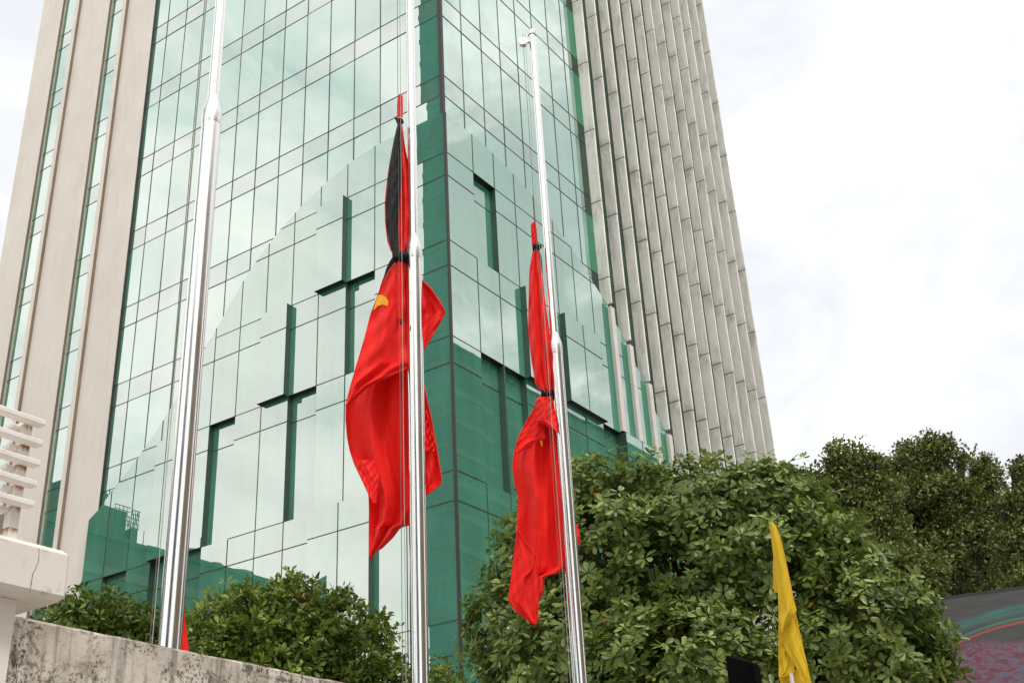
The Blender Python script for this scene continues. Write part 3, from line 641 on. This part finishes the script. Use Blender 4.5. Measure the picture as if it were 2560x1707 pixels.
# ---- narrow red flag behind the near pole
fl = thing('furled_flag', tuple(at_hd(462, 1640, 8.3)), 'sliver of plain red flag showing behind the nearest flagpole, low by the stained wall', 'flag')
s_ = Sheet([(1480, 447, 452), (1508, 446, 457), (1560, 440, 464), (1600, 438, 469), (1640, 436, 474), (1700, 434, 478)], 8.3, 0.0, 0.02, 1.3, 0.3)
merge([s_], 'cloth', M_RED, fl, nu=16, ny=30)
b = MB(); b.tube([at_hd(446, 1480, 8.33), at_hd(436, 1707, 8.33)*np.array([1, 1, 0])+np.array([0, 0, 0.02])], 0.012, 8); b.build('pole', M_STEEL, fl)

# ---- yellow flag
v6 = lambda x, y: (1880+x/3.67, 1280+y/3.67)
HDY = 12.6
fl = thing('festival_flag', tuple(at_hd(1978, 1707, HDY)*np.array([1, 1, 0])), 'plain yellow flag furled round a short white pole in front of the big leafy tree', 'flag')
sA = Sheet(rows(v6, [(95, 155, 185), (130, 163, 215), (250, 178, 262), (400, 196, 296), (600, 225, 338), (800, 240, 378), (890, 245, 403), (930, 246, 398), (1000, 252, 340), (1060, 262, 295), (1110, 272, 278)]), HDY, -0.05, 0.022, 1.1, 1.0, drift=0.3, nz=0.003, bulge=0.04)
sB = Sheet(rows(v6, [(880, 262, 402), (930, 258, 404), (1100, 262, 440), (1200, 285, 463), (1300, 335, 484), (1400, 395, 508), (1480, 455, 526), (1568, 505, 545), (1640, 540, 556)]), HDY, 0.02, 0.02, 1.0, 2.0, drift=0.3, nz=0.004)
sC = Sheet(rows(v6, [(900, 244, 262), (1050, 243, 285), (1200, 243, 320), (1300, 243, 350), (1400, 244, 380), (1465, 245, 384), (1490, 245, 330), (1512, 245, 262)]), HDY, 0.05, 0.02, 1.6, 0.5, drift=0.8, nz=0.006)
sD = Sheet(rows(v6, [(1440, 250, 420), (1520, 248, 470), (1568, 262, 510), (1640, 290, 545)]), HDY, 0.10, 0.012, 1.0, 0.5)
sE = Sheet(rows(v6, [(420, 193, 215), (500, 191, 225), (600, 193, 235), (700, 200, 240), (735, 205, 240)]), HDY, 0.06, 0.01, 1.0, 0.5)
HEMS.update({id(sA): (1,), id(sB): (0,), id(sC): (1,)})
merge([sA, sB, sC, sD, sE], 'cloth', M_YEL, fl)
b = MB(); q = at_hd(*v6(358, 1480), HDY+0.0); b.tube([np.array([q[0], q[1], 0.0]), q], 0.020, 12); b.build('pole', simple('white_plastic', (0.72, 0.70, 0.68), 0.4), fl, smooth=True)

# ------------------------------------------------------------------ stained wall, terrace and rails on the left
m, t, o = mat('stained_plaster'); M_WALL = m
g = N(t, 'ShaderNodeNewGeometry'); pos = g.outputs['Position']; sz = N(t, 'ShaderNodeSeparateXYZ'); LK(t, pos, sz.inputs[0])
base = ramp(t, noise(t, pos, 4.2, 7, 0.62), [(0.38, (0.46, 0.39, 0.325)), (0.62, (0.74, 0.66, 0.58))]).outputs[0]
mould = ramp(t, noise(t, pos, 19.0, 8, 0.74, 0.4), [(0.50, (0, 0, 0)), (0.57, (0.8,)*3)]).outputs[0]
patch = ramp(t, noise(t, pos, 2.3, 4, 0.6), [(0.40, (0, 0, 0)), (0.56, (1, 1, 1))]).outputs[0]
base = mixc(t, math_(t, 'MULTIPLY', mould, patch), base, (0.055, 0.05, 0.042))
spk = ramp(t, noise(t, pos, 52.0, 5, 0.7), [(0.525, (0, 0, 0)), (0.575, (0.9,)*3)]).outputs[0]
base = mixc(t, math_(t, 'MULTIPLY', spk, ramp(t, noise(t, pos, 5, 3), [(0.42, (0, 0, 0)), (0.6, (1, 1, 1))]).outputs[0]), base, (0.06, 0.055, 0.05))
drip = noise(t, mapping(t, pos, (13.0, 13.0, 0.7)), 1.6, 5, 0.6)
topm = N(t, 'ShaderNodeMapRange'); LK(t, sz.outputs[2], topm.inputs[0]); topm.inputs[1].default_value = 2.35; topm.inputs[2].default_value = 2.97
dm = math_(t, 'MULTIPLY', ramp(t, drip, [(0.50, (0, 0, 0)), (0.62, (1, 1, 1))]).outputs[0], topm.outputs[0])
base = mixc(t, math_(t, 'MULTIPLY', dm, 0.55), base, (0.07, 0.06, 0.05))
rim = N(t, 'ShaderNodeMapRange'); LK(t, math_(t, 'ADD', sz.outputs[2], math_(t, 'MULTIPLY', noise(t, pos, 14, 4), 0.05)), rim.inputs[0]); rim.inputs[1].default_value = 2.975; rim.inputs[2].default_value = 2.995
base = mixc(t, math_(t, 'MULTIPLY', rim.outputs[0], 0.7), base, (0.10, 0.09, 0.07))
principled(t, o, base, 0.9, 0, 0.2, noise(t, pos, 45, 6, 0.7), 0.45, 0.01)
def crack(b, pts, Y, w, mi):
    P = [at_Y(x, y, Y-0.0015) for x, y in pts]; up = np.array([1.0, 0, 0])
    for i in range(len(P)-1):
        w0 = w*(0.5+random.random()); w1 = w*(0.5+random.random())
        b.poly([P[i]-up*w0, P[i]+up*w0, P[i+1]+up*w1, P[i+1]-up*w1], mi)
M_CRK = simple('crack_shadow', (0.05, 0.045, 0.04), 0.9)
wl = MB()
NX, NZ = 120, 6       # slightly uneven top edge
def wy(x, z): return 4.5+0.004*math.sin(7*x)+0.003*math.sin(19*x+3*z)
for i in range(NX):
    xa, xb = 2.3+i*0.1, 2.4+i*0.1
    ta, tb = (2.966+0.0015*math.sin(9*x_)+0.0015*math.sin(31*x_+1) for x_ in (xa, xb))
    wl.poly([(xa, wy(xa, 0), 0), (xb, wy(xb, 0), 0), (xb, wy(xb, 0), tb-0.012), (xa, wy(xa, 0), ta-0.012)])
    wl.poly([(xa, wy(xa, 0), ta-0.012), (xb, wy(xb, 0), tb-0.012), (xb, wy(xb, 0)+0.012, tb), (xa, wy(xa, 0)+0.012, ta)])
    wl.poly([(xa, wy(xa, 0)+0.012, ta), (xb, wy(xb, 0)+0.012, tb), (xb, 4.68, tb), (xa, 4.68, ta)])
    wl.poly([(xa, 4.68, ta), (xb, 4.68, tb), (xb, 4.68, 0), (xa, 4.68, 0)])
crack(wl, [(34, 1610), (36, 1640), (41, 1660), (43, 1690), (41, 1707)], 4.496, 0.002, 1)
tag(wl.build('garden_wall', [M_WALL, M_CRK]), 'low weathered garden wall with black mould stains, in front of the nearest flagpole', 'wall')

m, t, o = mat('white_render'); M_WHT = m
g = N(t, 'ShaderNodeNewGeometry'); pos = g.outputs['Position']
base = ramp(t, noise(t, pos, 3, 6), [(0.3, (0.74, 0.67, 0.61)), (0.7, (0.82, 0.755, 0.70))]).outputs[0]
base = mixc(t, ramp(t, noise(t, mapping(t, pos, (1, 1, 0.8)), 11, 8, 0.7), [(0.58, (0, 0, 0)), (0.70, (0.6,)*3)]).outputs[0], base, (0.30, 0.26, 0.22))
principled(t, o, base, 0.85, 0, 0.25, noise(t, pos, 50, 5), 0.2, 0.006)
te = thing('terrace', (2.1, 4.1, 0), 'cracked white concrete terrace ledge on a column, at the left edge beside the stained wall', 'terrace')
b = MB(); b.bbox((-3.0, 3.8, 2.84), (2.69, 4.49, 3.03), 0.018, 0)
crack(b, [(97, 1368), (98, 1385), (97, 1402), (93, 1410), (91, 1416), (88, 1424), (82, 1432), (81, 1442), (79, 1452), (78, 1462), (75, 1474), (74, 1483)], 3.7985, 0.0010, 1)
b.build('ledge', [M_WHT, M_CRK], te)
b = MB(); b.box((1.4, 3.9, 0), (2.55, 4.48, 2.838)); b.build('column', M_WHT, te)
b = MB(); z1 = at_Y(37, 1277, 4.25)
b.bbox((0.5, 4.25, 3.031), (z1[0], 4.45, z1[2]), 0.02); b.build('parapet_stub', M_WALL, te)

m, t, o = mat('white_paint_rusty'); M_RUST = m
g = N(t, 'ShaderNodeNewGeometry'); pos = g.outputs['Position']; sz = N(t, 'ShaderNodeSeparateXYZ'); LK(t, pos, sz.inputs[0])
ph = math_(t, 'FRACT', math_(t, 'DIVIDE', math_(t, 'SUBTRACT', sz.outputs[2], 3.487-0.0815*8), 0.0815))
run = N(t, 'ShaderNodeMapRange'); LK(t, ph, run.inputs[0]); run.inputs[1].default_value = 0.35; run.inputs[2].default_value = 0.95
mask = ramp(t, math_(t, 'MULTIPLY', run.outputs[0], noise(t, mapping(t, pos, (60, 60, 6)), 1, 4, 0.6)), [(0.30, (0, 0, 0)), (0.55, (1, 1, 1))]).outputs[0]
principled(t, o, mixc(t, mask, (0.82, 0.77, 0.71), (0.36, 0.13, 0.04)), 0.6, 0, 0.4)
m, t, o = mat('white_paint'); M_WP = m
g = N(t, 'ShaderNodeNewGeometry')
principled(t, o, ramp(t, noise(t, g.outputs['Position'], 12, 5), [(0.3, (0.80, 0.745, 0.70)), (0.6, (0.88, 0.83, 0.79))]).outputs[0], 0.5)
ra = thing('railing', (2.3, 3.86, 3.03), 'white slatted metal railing with rust runs down its corner post, on the terrace ledge', 'railing')
for z in (3.487, 3.404, 3.322, 3.240, 3.160):
    b = MB(); b.bbox((-1.2, 3.80, z), (2.505, 3.845, z+0.022), 0.003); b.build('rail', M_WP, ra)
    b = MB(); b.bbox((2.40, 3.86, z-0.022), (2.44, 4.9, z-0.002), 0.003); b.build('rail', M_WP, ra)
b = MB(); b.box((2.44, 3.846, 3.031), (2.478, 3.885, 3.50)); b.build('post', M_RUST, ra)

# ------------------------------------------------------------------ vegetation
class Leaves:
    def __init__(s): s.v = []; s.f = []; s.t = []
    def leaf3(s, p, d, n, L, w, fold=0.12, droop=0.1, tone=0.5):
        side = np.cross(d, n); side /= (np.linalg.norm(side)+1e-9)
        q = lambda a, b_, c=0.0: p+d*L*a+side*w*b_-n*L*(droop*a*a+c)
        k = len(s.v); s.v += [q(0, 0), q(0.38, 0, fold*0.3), q(0.72, 0, fold*0.25), q(1, 0), q(0.34, 0.62), q(0.70, 1.0), q(0.92, 0.5), q(0.34, -0.62), q(0.70, -1.0), q(0.92, -0.5)]
        s.f += [(k, k+1, k+4), (k+1, k+2, k+5, k+4), (k+2, k+3, k+6, k+5), (k, k+7, k+1), (k+1, k+7, k+8, k+2), (k+2, k+8, k+9, k+3)]
        s.t += [tone]*10
    def leaf(s, p, d, n, L, w, fold=0.12, droop=0.1, tone=0.5):
        side = np.cross(d, n); side /= (np.linalg.norm(side)+1e-9)
        a = p; tip = p+d*L-n*droop*L; m_ = p+d*L*0.55-n*fold*L*0.4
        l = p+d*L*0.60+side*w; r = p+d*L*0.60-side*w
        k = len(s.v); s.v += [a, l, tip, m_, r]; s.f += [(k, k+3, k+2, k+1), (k, k+4, k+2, k+3)]; s.t += [tone]*5
    def rosette(s, p, ax, n, L, tone, spread=(1.0, 1.75)):
        ax = ax/np.linalg.norm(ax); a = np.cross(ax, [0.3, 0.5, 0.8]); a /= np.linalg.norm(a); c = np.cross(ax, a); ph = rng.random()*6.28
        for i in range(n):
            th = ph+6.283*i/n+rng.normal()*0.25; q = rng.uniform(*spread)
            d = ax*math.cos(q)+(a*math.cos(th)+c*math.sin(th))*math.sin(q); d /= np.linalg.norm(d)
            nn_ = ax-d*np.dot(ax, d)+rng.normal(size=3)*0.25; nn_ /= np.linalg.norm(nn_)
            l = L*rng.uniform(0.7, 1.15)
            tn = 1.0 if rng.random() < 0.0012 else min(0.97, max(0.02, tone+rng.normal()*0.16))
            (s.leaf3 if L > 0.1 else s.leaf)(p+d*0.02, d, nn_, l, l*rng.uniform(0.20, 0.27), droop=rng.uniform(0.0, 0.30), tone=tn)
    def build(s, name, mt, parent, root=None):
        base = ROOTLOC[root if root is not None else parent]
        me = bpy.data.meshes.new(name); me.from_pydata([tuple(p) for p in (np.array(s.v)-base)], [], s.f)
        me.materials.append(mt); at = me.attributes.new('tone', 'FLOAT', 'POINT'); at.data.foreach_set('value', s.t)
        o = bpy.data.objects.new(name, me); COL.objects.link(o); o.parent = parent; return o
def blob_points(blobs, n, shell=0.78, power=0.5, amp=0.10):
    vol = np.array([b[1][0]*b[1][1]*b[1][2] for b in blobs])**0.67; pr = vol/vol.sum(); out = []
    while len(out) < n:
        i = rng.choice(len(blobs), p=pr); c, r = blobs[i]
        d = rng.normal(size=3); d /= np.linalg.norm(d)
        k = rng.uniform(shell, 0.98)+amp*math.sin(5*d[0]+i)*math.sin(4.3*d[2]+2*i)+amp*0.6*math.sin(9*d[1]+7*d[2])
        if rng.random() < 0.22: k = rng.uniform(0.35, shell)
        p = np.array(c)+d*np.array(r)*k
        dd = min(np.linalg.norm((p-np.array(b[0]))/np.array(b[1])) for j, b in enumerate(blobs) if j != i) if len(blobs) > 1 else 2
        if dd < 0.72 and rng.random() < 0.85: continue
        if p[2] < 0.3: continue
        nrm = d/np.array(r); nrm /= np.linalg.norm(nrm); out.append((p, nrm))
    return out
def limbs(root, base, blobs, r0, th, seg_to=0.75):
    b = MB(); top = np.mean([np.array(q[0]) for q in blobs], axis=0); fork = base+(top-base)*0.45
    b.tube([base, base+(fork-base)*0.5+np.array([0.05, -0.04, 0]), fork], [r0, r0*0.8, r0*0.62], 9)
    tr = b.build('trunk', M_BARK, th)
    for c, r in blobs:
        c = np.array(c); lb = MB(); mid = (fork+c)/2+rng.normal(size=3)*0.15
        lb.tube([fork, mid, c], [r0*0.45, r0*0.3, r0*0.12], 6)
        for _ in range(5):
            d = rng.normal(size=3); d[2] = abs(d[2])*0.6; d /= np.linalg.norm(d)
            e = c+d*np.array(r)*0.85; lb.tube([mid+(c-mid)*rng.random(), (c+e)/2+rng.normal(size=3)*0.08, e], [r0*0.16, r0*0.1, r0*0.035], 5)
        lb.build('branch', M_BARK, tr, root=th)
VD = lambda p: None
def px_blob(px, py, hd, rpx, rpy, rd):     # ellipsoid centred on a photo pixel at a distance, radii from photo pixels
    c = at_hd(px, py, hd); depth = np.dot(c-EYE, FW); k = depth/FPX
    return (tuple(c), (rpx*k, rpx*k if rd is None else rd, rpy*k))
# big broadleaf tree
HT = 18.0
blobs = [px_blob(1790, 1470, HT+0.4, 280, 320, 2.0), px_blob(1520, 1430, HT, 190, 235, 1.5), px_blob(1440, 1660, HT-0.3, 195, 240, 1.5), px_blob(2070, 1610, HT, 215, 245, 1.6),
         px_blob(1665, 1290, HT+0.2, 180, 135, 1.4), px_blob(1860, 1290, HT+0.3, 140, 120, 1.3), px_blob(2180, 1735, HT, 175, 205, 1.3), px_blob(1700, 1770, HT-0.8, 320, 260, 1.8), px_blob(1450, 1245, HT, 100, 90, 1.0),
         px_blob(1985, 1400, HT+0.2, 125, 105, 1.1), px_blob(1345, 1370, HT-0.2, 80, 100, 0.8), px_blob(1300, 1555, HT-0.2, 85, 110, 0.9), px_blob(2190, 1560, HT, 85, 80, 0.9)]
base = at_hd(1780, 1707, HT)*np.array([1, 1, 0])
tr = thing('broadleaf_tree', tuple(base), 'dense broadleaf tree with whorls of glossy leaves, between the far flagpole and the yellow flag', 'tree')
limbs(tr, base, blobs, 0.22, tr)
lf = Leaves()
# crown grows as leafy sprays of unequal size, leaving dark pockets between them
sprays = blob_points(blobs, 1500, 0.84, amp=0.06)
for p, nrm in sprays:
    ax = nrm+np.array([0, 0, 0.55])+rng.normal(size=3)*0.25; ax /= np.linalg.norm(ax)
    tone = rng.normal(0.47, 0.15); rad = rng.uniform(0.14, 0.32)
    for _ in range(int(rng.integers(5, 10))):
        q = np.clip(rng.normal(size=3), -1.4, 1.4)*rad*np.array([0.75, 0.75, 0.55])
        lf.rosette(p+q, ax+rng.normal(size=3)*0.35, int(rng.integers(6, 10)), 0.150*rng.uniform(0.72, 1.15), tone)
lf.build('crown', M_LF1, tr)
# dark trees behind on the right
specs = [
  (29.0, [(2125, 1175, 62, 66), (2045, 1215, 50, 50), (2085, 1290, 95, 80), (1990, 1230, 50, 45), (2180, 1280, 80, 80), (2120, 1400, 170, 100), (2240, 1460, 130, 80), (1935, 1235, 36, 30), (1975, 1300, 85, 60), (2080, 1350, 140, 90)], 'dark small-leaved tree with a low spreading top, just right of the tower foot'),
  (31.0, [(2300, 1150, 65, 50), (2350, 1165, 58, 62), (2240, 1200, 50, 50), (2300, 1245, 110, 75), (2240, 1330, 90, 75), (2360, 1330, 95, 85), (2290, 1430, 160, 95), (2400, 1240, 40, 50)], 'tallest dark small-leaved tree, in the middle of the group on the right'),
  (32.5, [(2462, 1190, 40, 48), (2458, 1255, 58, 60), (2445, 1340, 85, 75), (2470, 1430, 120, 80)], 'slim dark small-leaved tree with a pointed top near the right edge'),
  (30.0, [(2550, 1195, 32, 42), (2556, 1265, 50, 62), (2570, 1350, 80, 70), (2590, 1440, 110, 85)], 'dark small-leaved tree cut by the right edge of the photo')]
for hd, bl, lab in specs:
    ex_ = []
    for x, y, rx, ry in bl:
        for _ in range(3):
            a_ = rng.uniform(math.pi*1.02, math.pi*1.98); ex_.append((x+rx*0.95*math.cos(a_), y+ry*0.95*math.sin(a_), rx*rng.uniform(0.18, 0.34), ry*rng.uniform(0.2, 0.36)))
    bl = bl+ex_
    bb = [px_blob(x, y, hd, rx, ry, None) for x, y, rx, ry in bl]
    base = at_hd(bl[0][0], 1600, hd)*np.array([1, 1, 0])
    th = thing('dark_tree', tuple(base), lab, 'tree', 'dark trees beyond the broadleaf tree')
    limbs(th, base, bb, 0.28, th)
    lf = Leaves(); n = int(sum(x[2]*x[3] for x in bl)/100*1.35)
    for p, nrm in blob_points(bb, n, 0.55, amp=0.10):
        tone = rng.normal(0.42, 0.18); rad = rng.uniform(0.22, 0.42)
        for _ in range(int(rng.integers(34, 60))):
            d0 = rng.normal(size=3); d0 /= np.linalg.norm(d0)
            q = p+d0*rad*rng.random()**0.45*np.array([1, 1, 0.7]); d = nrm*0.6+rng.normal(size=3)*0.8; d /= np.linalg.norm(d)
            nv = np.array([0, 0, 1.0])+rng.normal(size=3)*0.6; nv -= d*np.dot(nv, d); nv /= np.linalg.norm(nv)
            l = rng.uniform(0.08, 0.13); lf.leaf(q, d, nv, l, l*0.30, tone=min(0.97, max(0.0, tone+rng.normal()*0.2)))
    lf.build('crown', M_LF2, th)
# shrubs behind the stained wall
def shrub(hd, bl, n, L, lab, group=None, tone=0.5):
    bb = [px_blob(x, y, hd, rx, ry, rd) for x, y, rx, ry, rd in bl]
    base = at_hd(bl[0][0], bl[0][1], hd)*np.array([1, 1, 0])
    th = thing('shrub', tuple(base), lab, 'shrub', group); limbs(th, base, bb, 0.045, th)
    lf = Leaves()
    for p, nrm in blob_points(bb, n, 0.72, amp=0.13):
        ax = nrm*0.6+np.array([0, 0, 0.8])+rng.normal(size=3)*0.4; tn = rng.normal(tone, 0.15)
        for _ in range(int(rng.integers(2, 5))):
            lf.rosette(p+rng.normal(size=3)*0.06, ax+rng.normal(size=3)*0.4, int(rng.integers(5, 8)), L*rng.uniform(0.75, 1.2), tn, (0.5, 1.5))
    lf.build('foliage', M_LF3, th); return th
shrub(11.2, [(560, 1605, 95, 115, 0.5), (705, 1580, 140, 125, 0.6), (840, 1620, 120, 125, 0.5), (740, 1740, 230, 150, 0.6), (940, 1700, 55, 90, 0.35), (500, 1680, 90, 120, 0.4), (985, 1745, 45, 55, 0.3)], 1500, 0.078,
      'wide leafy shrub with small glossy leaves, between the nearest and middle flagpoles')
shrub(9.3, [(250, 1575, 120, 62, 0.35), (180, 1560, 50, 50, 0.25), (350, 1600, 80, 55, 0.3), (280, 1650, 170, 80, 0.35), (400, 1640, 60, 50, 0.3)], 800, 0.060, 'low dark leafy shrub on top of the stained wall, under the terrace ledge', tone=0.3)
shrub(11.6, [(1092, 1705, 26, 36, 0.25), (1070, 1750, 50, 50, 0.3)], 90, 0.065, 'small bright green shrub just right of the foot of the middle flagpole', tone=0.6)

# ------------------------------------------------------------------ LED screen and loudspeaker on the right
pA = at_hd(2330, 1500, 21.0); hA = (pA-EYE)[2]
def at_z(px, py, z):
    d = ray(px, py); return EYE+d*(z-EYE[2])/d[2]
pB = at_z(2700, 1450, pA[2])
ex = pB-pA; ex[2] = 0; Ls = np.linalg.norm(ex); ex /= Ls; ey = np.array([-ex[1], ex[0], 0])
if np.dot(ey, FW) < 0: ey = -ey
m, t, o = mat('screen_picture'); tcn = N(t, 'ShaderNodeTexCoord'); pv = tcn.outputs['UV']
wob = noise(t, pv, 3, 3)
s3 = N(t, 'ShaderNodeSeparateXYZ'); LK(t, pv, s3.inputs[0])
X_, Y_ = s3.outputs[0], s3.outputs[1]
def arc(c, w, soft=0.02):   # curve y = c0 - c1*(x-1)^2, distance band
    yy = math_(t, 'SUBTRACT', c[0], math_(t, 'MULTIPLY', math_(t, 'POWER', math_(t, 'SUBTRACT', 1.0, X_), 2.2), c[1]))
    dd = math_(t, 'ABSOLUTE', math_(t, 'SUBTRACT', Y_, yy))
    mr = N(t, 'ShaderNodeMapRange', interpolation_type='SMOOTHSTEP'); LK(t, dd, mr.inputs[0]); mr.inputs[1].default_value = w; mr.inputs[2].default_value = w*0.3; return mr.outputs[0]
col = ramp(t, noise(t, mapping(t, pv, (2, 14, 1)), 2, 3), [(0.3, (0.035, 0.035, 0.035)), (0.7, (0.065, 0.063, 0.058))]).outputs[0]
brushed = noise(t, mapping(t, pv, (3, 40, 1)), 2, 4)
col = mixc(t, math_(t, 'MULTIPLY', arc((0.80, 0.22), 0.075), ramp(t, brushed, [(0.35, (0.1,)*3), (0.7, (0.8,)*3)]).outputs[0]), col, (0.02, 0.22, 0.19))
col = mixc(t, math_(t, 'MULTIPLY', arc((0.66, 0.27), 0.018), 0.9), col, (0.40, 0.05, 0.03))
col = mixc(t, math_(t, 'MULTIPLY', arc((0.70, 0.26), 0.022), 0.6), col, (0.03, 0.22, 0.13))
low_ = N(t, 'ShaderNodeMapRange'); LK(t, math_(t, 'ADD', Y_, math_(t, 'MULTIPLY', math_(t, 'SUBTRACT', wob, 0.5), 0.3)), low_.inputs[0]); low_.inputs[1].default_value = 0.52; low_.inputs[2].default_value = 0.40
sm = noise(t, mapping(t, pv, (9, 16, 1)), 1.4, 7, 0.7, 1.0)
colr = ramp(t, sm, [(0.35, (0.07, 0.03, 0.06)), (0.48, (0.19, 0.04, 0.06)), (0.55, (0.15, 0.11, 0.16)), (0.64, (0.05, 0.11, 0.15))]).outputs[0]
col = mixc(t, math_(t, 'MULTIPLY', low_.outputs[0], 0.9), col, colr)
em = N(t, 'ShaderNodeEmission'); LK(t, col, em.inputs[0]); em.inputs[1].default_value = 0.62
df = N(t, 'ShaderNodeBsdfPrincipled'); df.inputs['Base Color'].default_value = (0.02, 0.02, 0.02, 1); df.inputs['Roughness'].default_value = 0.5
ad = N(t, 'ShaderNodeAddShader'); LK(t, em.outputs[0], ad.inputs[0]); LK(t, df.outputs[0], ad.inputs[1]); LK(t, ad.outputs[0], o.inputs[0])
M_SCR = m; M_FRB = simple('screen_casing', (0.03, 0.03, 0.03), 0.5)
sc = thing('video_screen', tuple(pA*np.array([1, 1, 0])), 'big video screen showing dim teal and red arcs, behind the leafy tree', 'screen')
H_ = 3.6; z1, z0 = pA[2]-0.02, pA[2]-0.02-H_
pA0 = pA-ex*0.9; d_ = ray(2560, 1469); tX = (EYE+d_*(pA[2]-EYE[2])/d_[2]-pA0)@ex; d_ = ray(2560, 1707); hz = math.hypot(*(pA0+ex*tX-EYE)[:2]); V0 = EYE[2]+d_[2]*hz/math.hypot(d_[0], d_[1])
q = [pA0+0, pA0+ex*(Ls+1.5)]
me = bpy.data.meshes.new('screen_panel'); rl = ROOTLOC[sc]
vs = [np.array([q[0][0], q[0][1], z0]), np.array([q[1][0], q[1][1], z0]), np.array([q[1][0], q[1][1], z1]), np.array([q[0][0], q[0][1], z1])]
me.from_pydata([tuple(p-rl) for p in vs], [], [(0, 1, 2, 3)]); uv = me.uv_layers.new(name='UVMap')
for i, c in enumerate(((-0.9/tX, (z0-V0)/(z1-V0)), ((Ls+1.5)/tX, (z0-V0)/(z1-V0)), ((Ls+1.5)/tX, 1), (-0.9/tX, 1))): uv.data[i].uv = c
me.materials.append(M_SCR); so = bpy.data.objects.new('screen_panel', me); COL.objects.link(so); so.parent = sc
b = MB()
def obox(b, o0, L, D, za, zb, mi=0):
    p = [o0, o0+ex*L, o0+ex*L+ey*D, o0+ey*D]; n = len(b.v)
    b.v += [(q_[0], q_[1], za) for q_ in p]+[(q_[0], q_[1], zb) for q_ in p]
    for f in ((3,2,1,0),(4,5,6,7),(0,1,5,4),(1,2,6,5),(2,3,7,6),(3,0,4,7)): b.f.append(tuple(n+i for i in f)); b.m.append(mi)
obox(b, pA0-ex*0.06+ey*0.01, Ls+1.62, 0.3, z0-0.06, z1+0.06); b.build('casing', M_FRB, sc)
b = MB()
for s_ in (0.3, Ls+0.9): c = pA0+ex*s_+ey*0.45; b.box((c[0]-0.06, c[1]-0.06, 0), (c[0]+0.06, c[1]+0.06, z0+2)); 
b.build('support_posts', M_FRB, sc)

# loudspeaker
hS = 13.2; a = at_hd(1812, 1637, hS); c = at_hd(1882, 1655, hS-0.25)
M_SPK = simple('black_speaker_shell', (0.003, 0.003, 0.0033), 0.8, 0, 0.05, 0.3, 40, 0.3)
spk = thing('loudspeaker', ((a[0]+c[0])/2, (a[1]+c[1])/2, 0), 'black loudspeaker low against the big leafy tree, left of the yellow flag', 'loudspeaker')
dx = c-a; top_a, top_c = a[2], c[2]; dx2 = np.array([dx[0], dx[1], 0]); w_ = np.linalg.norm(dx2); dx2 /= w_; dy2 = np.array([-dx2[1], dx2[0], 0])
if np.dot(dy2, FW) < 0: dy2 = -dy2
b = MB(); zb = a[2]-0.75
P0 = [a, c, c+dy2*0.16-dx2*0.05, a+dy2*0.16+dx2*0.05]; tz = [top_a, top_c, top_c, top_a]
n = 0; b.v = [(p[0], p[1], zb) for p in P0]+[(p[0], p[1], z_) for p, z_ in zip(P0, tz)]
for f in ((3,2,1,0),(4,5,6,7),(0,1,5,4),(1,2,6,5),(2,3,7,6),(3,0,4,7)): b.f.append(f); b.m.append(0)
cab = b.build('cabinet', M_SPK, spk); bv = cab.modifiers.new('bevel', 'BEVEL'); bv.width = 0.012; bv.segments = 2
b = MB()
gp = [a+dx2*0.03-dy2*0.008, c-dx2*0.03-dy2*0.008]
b.v = [(gp[0][0], gp[0][1], zb+0.04), (gp[1][0], gp[1][1], zb+0.04), (gp[1][0], gp[1][1], top_c-0.04), (gp[0][0], gp[0][1], top_a-0.04)]
b.f = [(0, 1, 2, 3)]; b.m = [0]; gr = b.build('grille', M_SPK, spk); sm_ = gr.modifiers.new('t', 'SOLIDIFY'); sm_.thickness = 0.006
b = MB(); q = (a+c)/2; b.tube([np.array([q[0], q[1], 0])+dy2*0.15, np.array([q[0], q[1], zb])+dy2*0.15], 0.02, 8); b.build('stand', M_SPK, spk)
for s_ in (0.12, 0.88):
    b = MB(); q = a+dx2*w_*s_-dy2*0.012; b.tube([np.array([q[0], q[1], top_c-0.30]), np.array([q[0], q[1], top_c-0.285])], 0.009, 8); b.build('screw', M_STEEL2, spk)
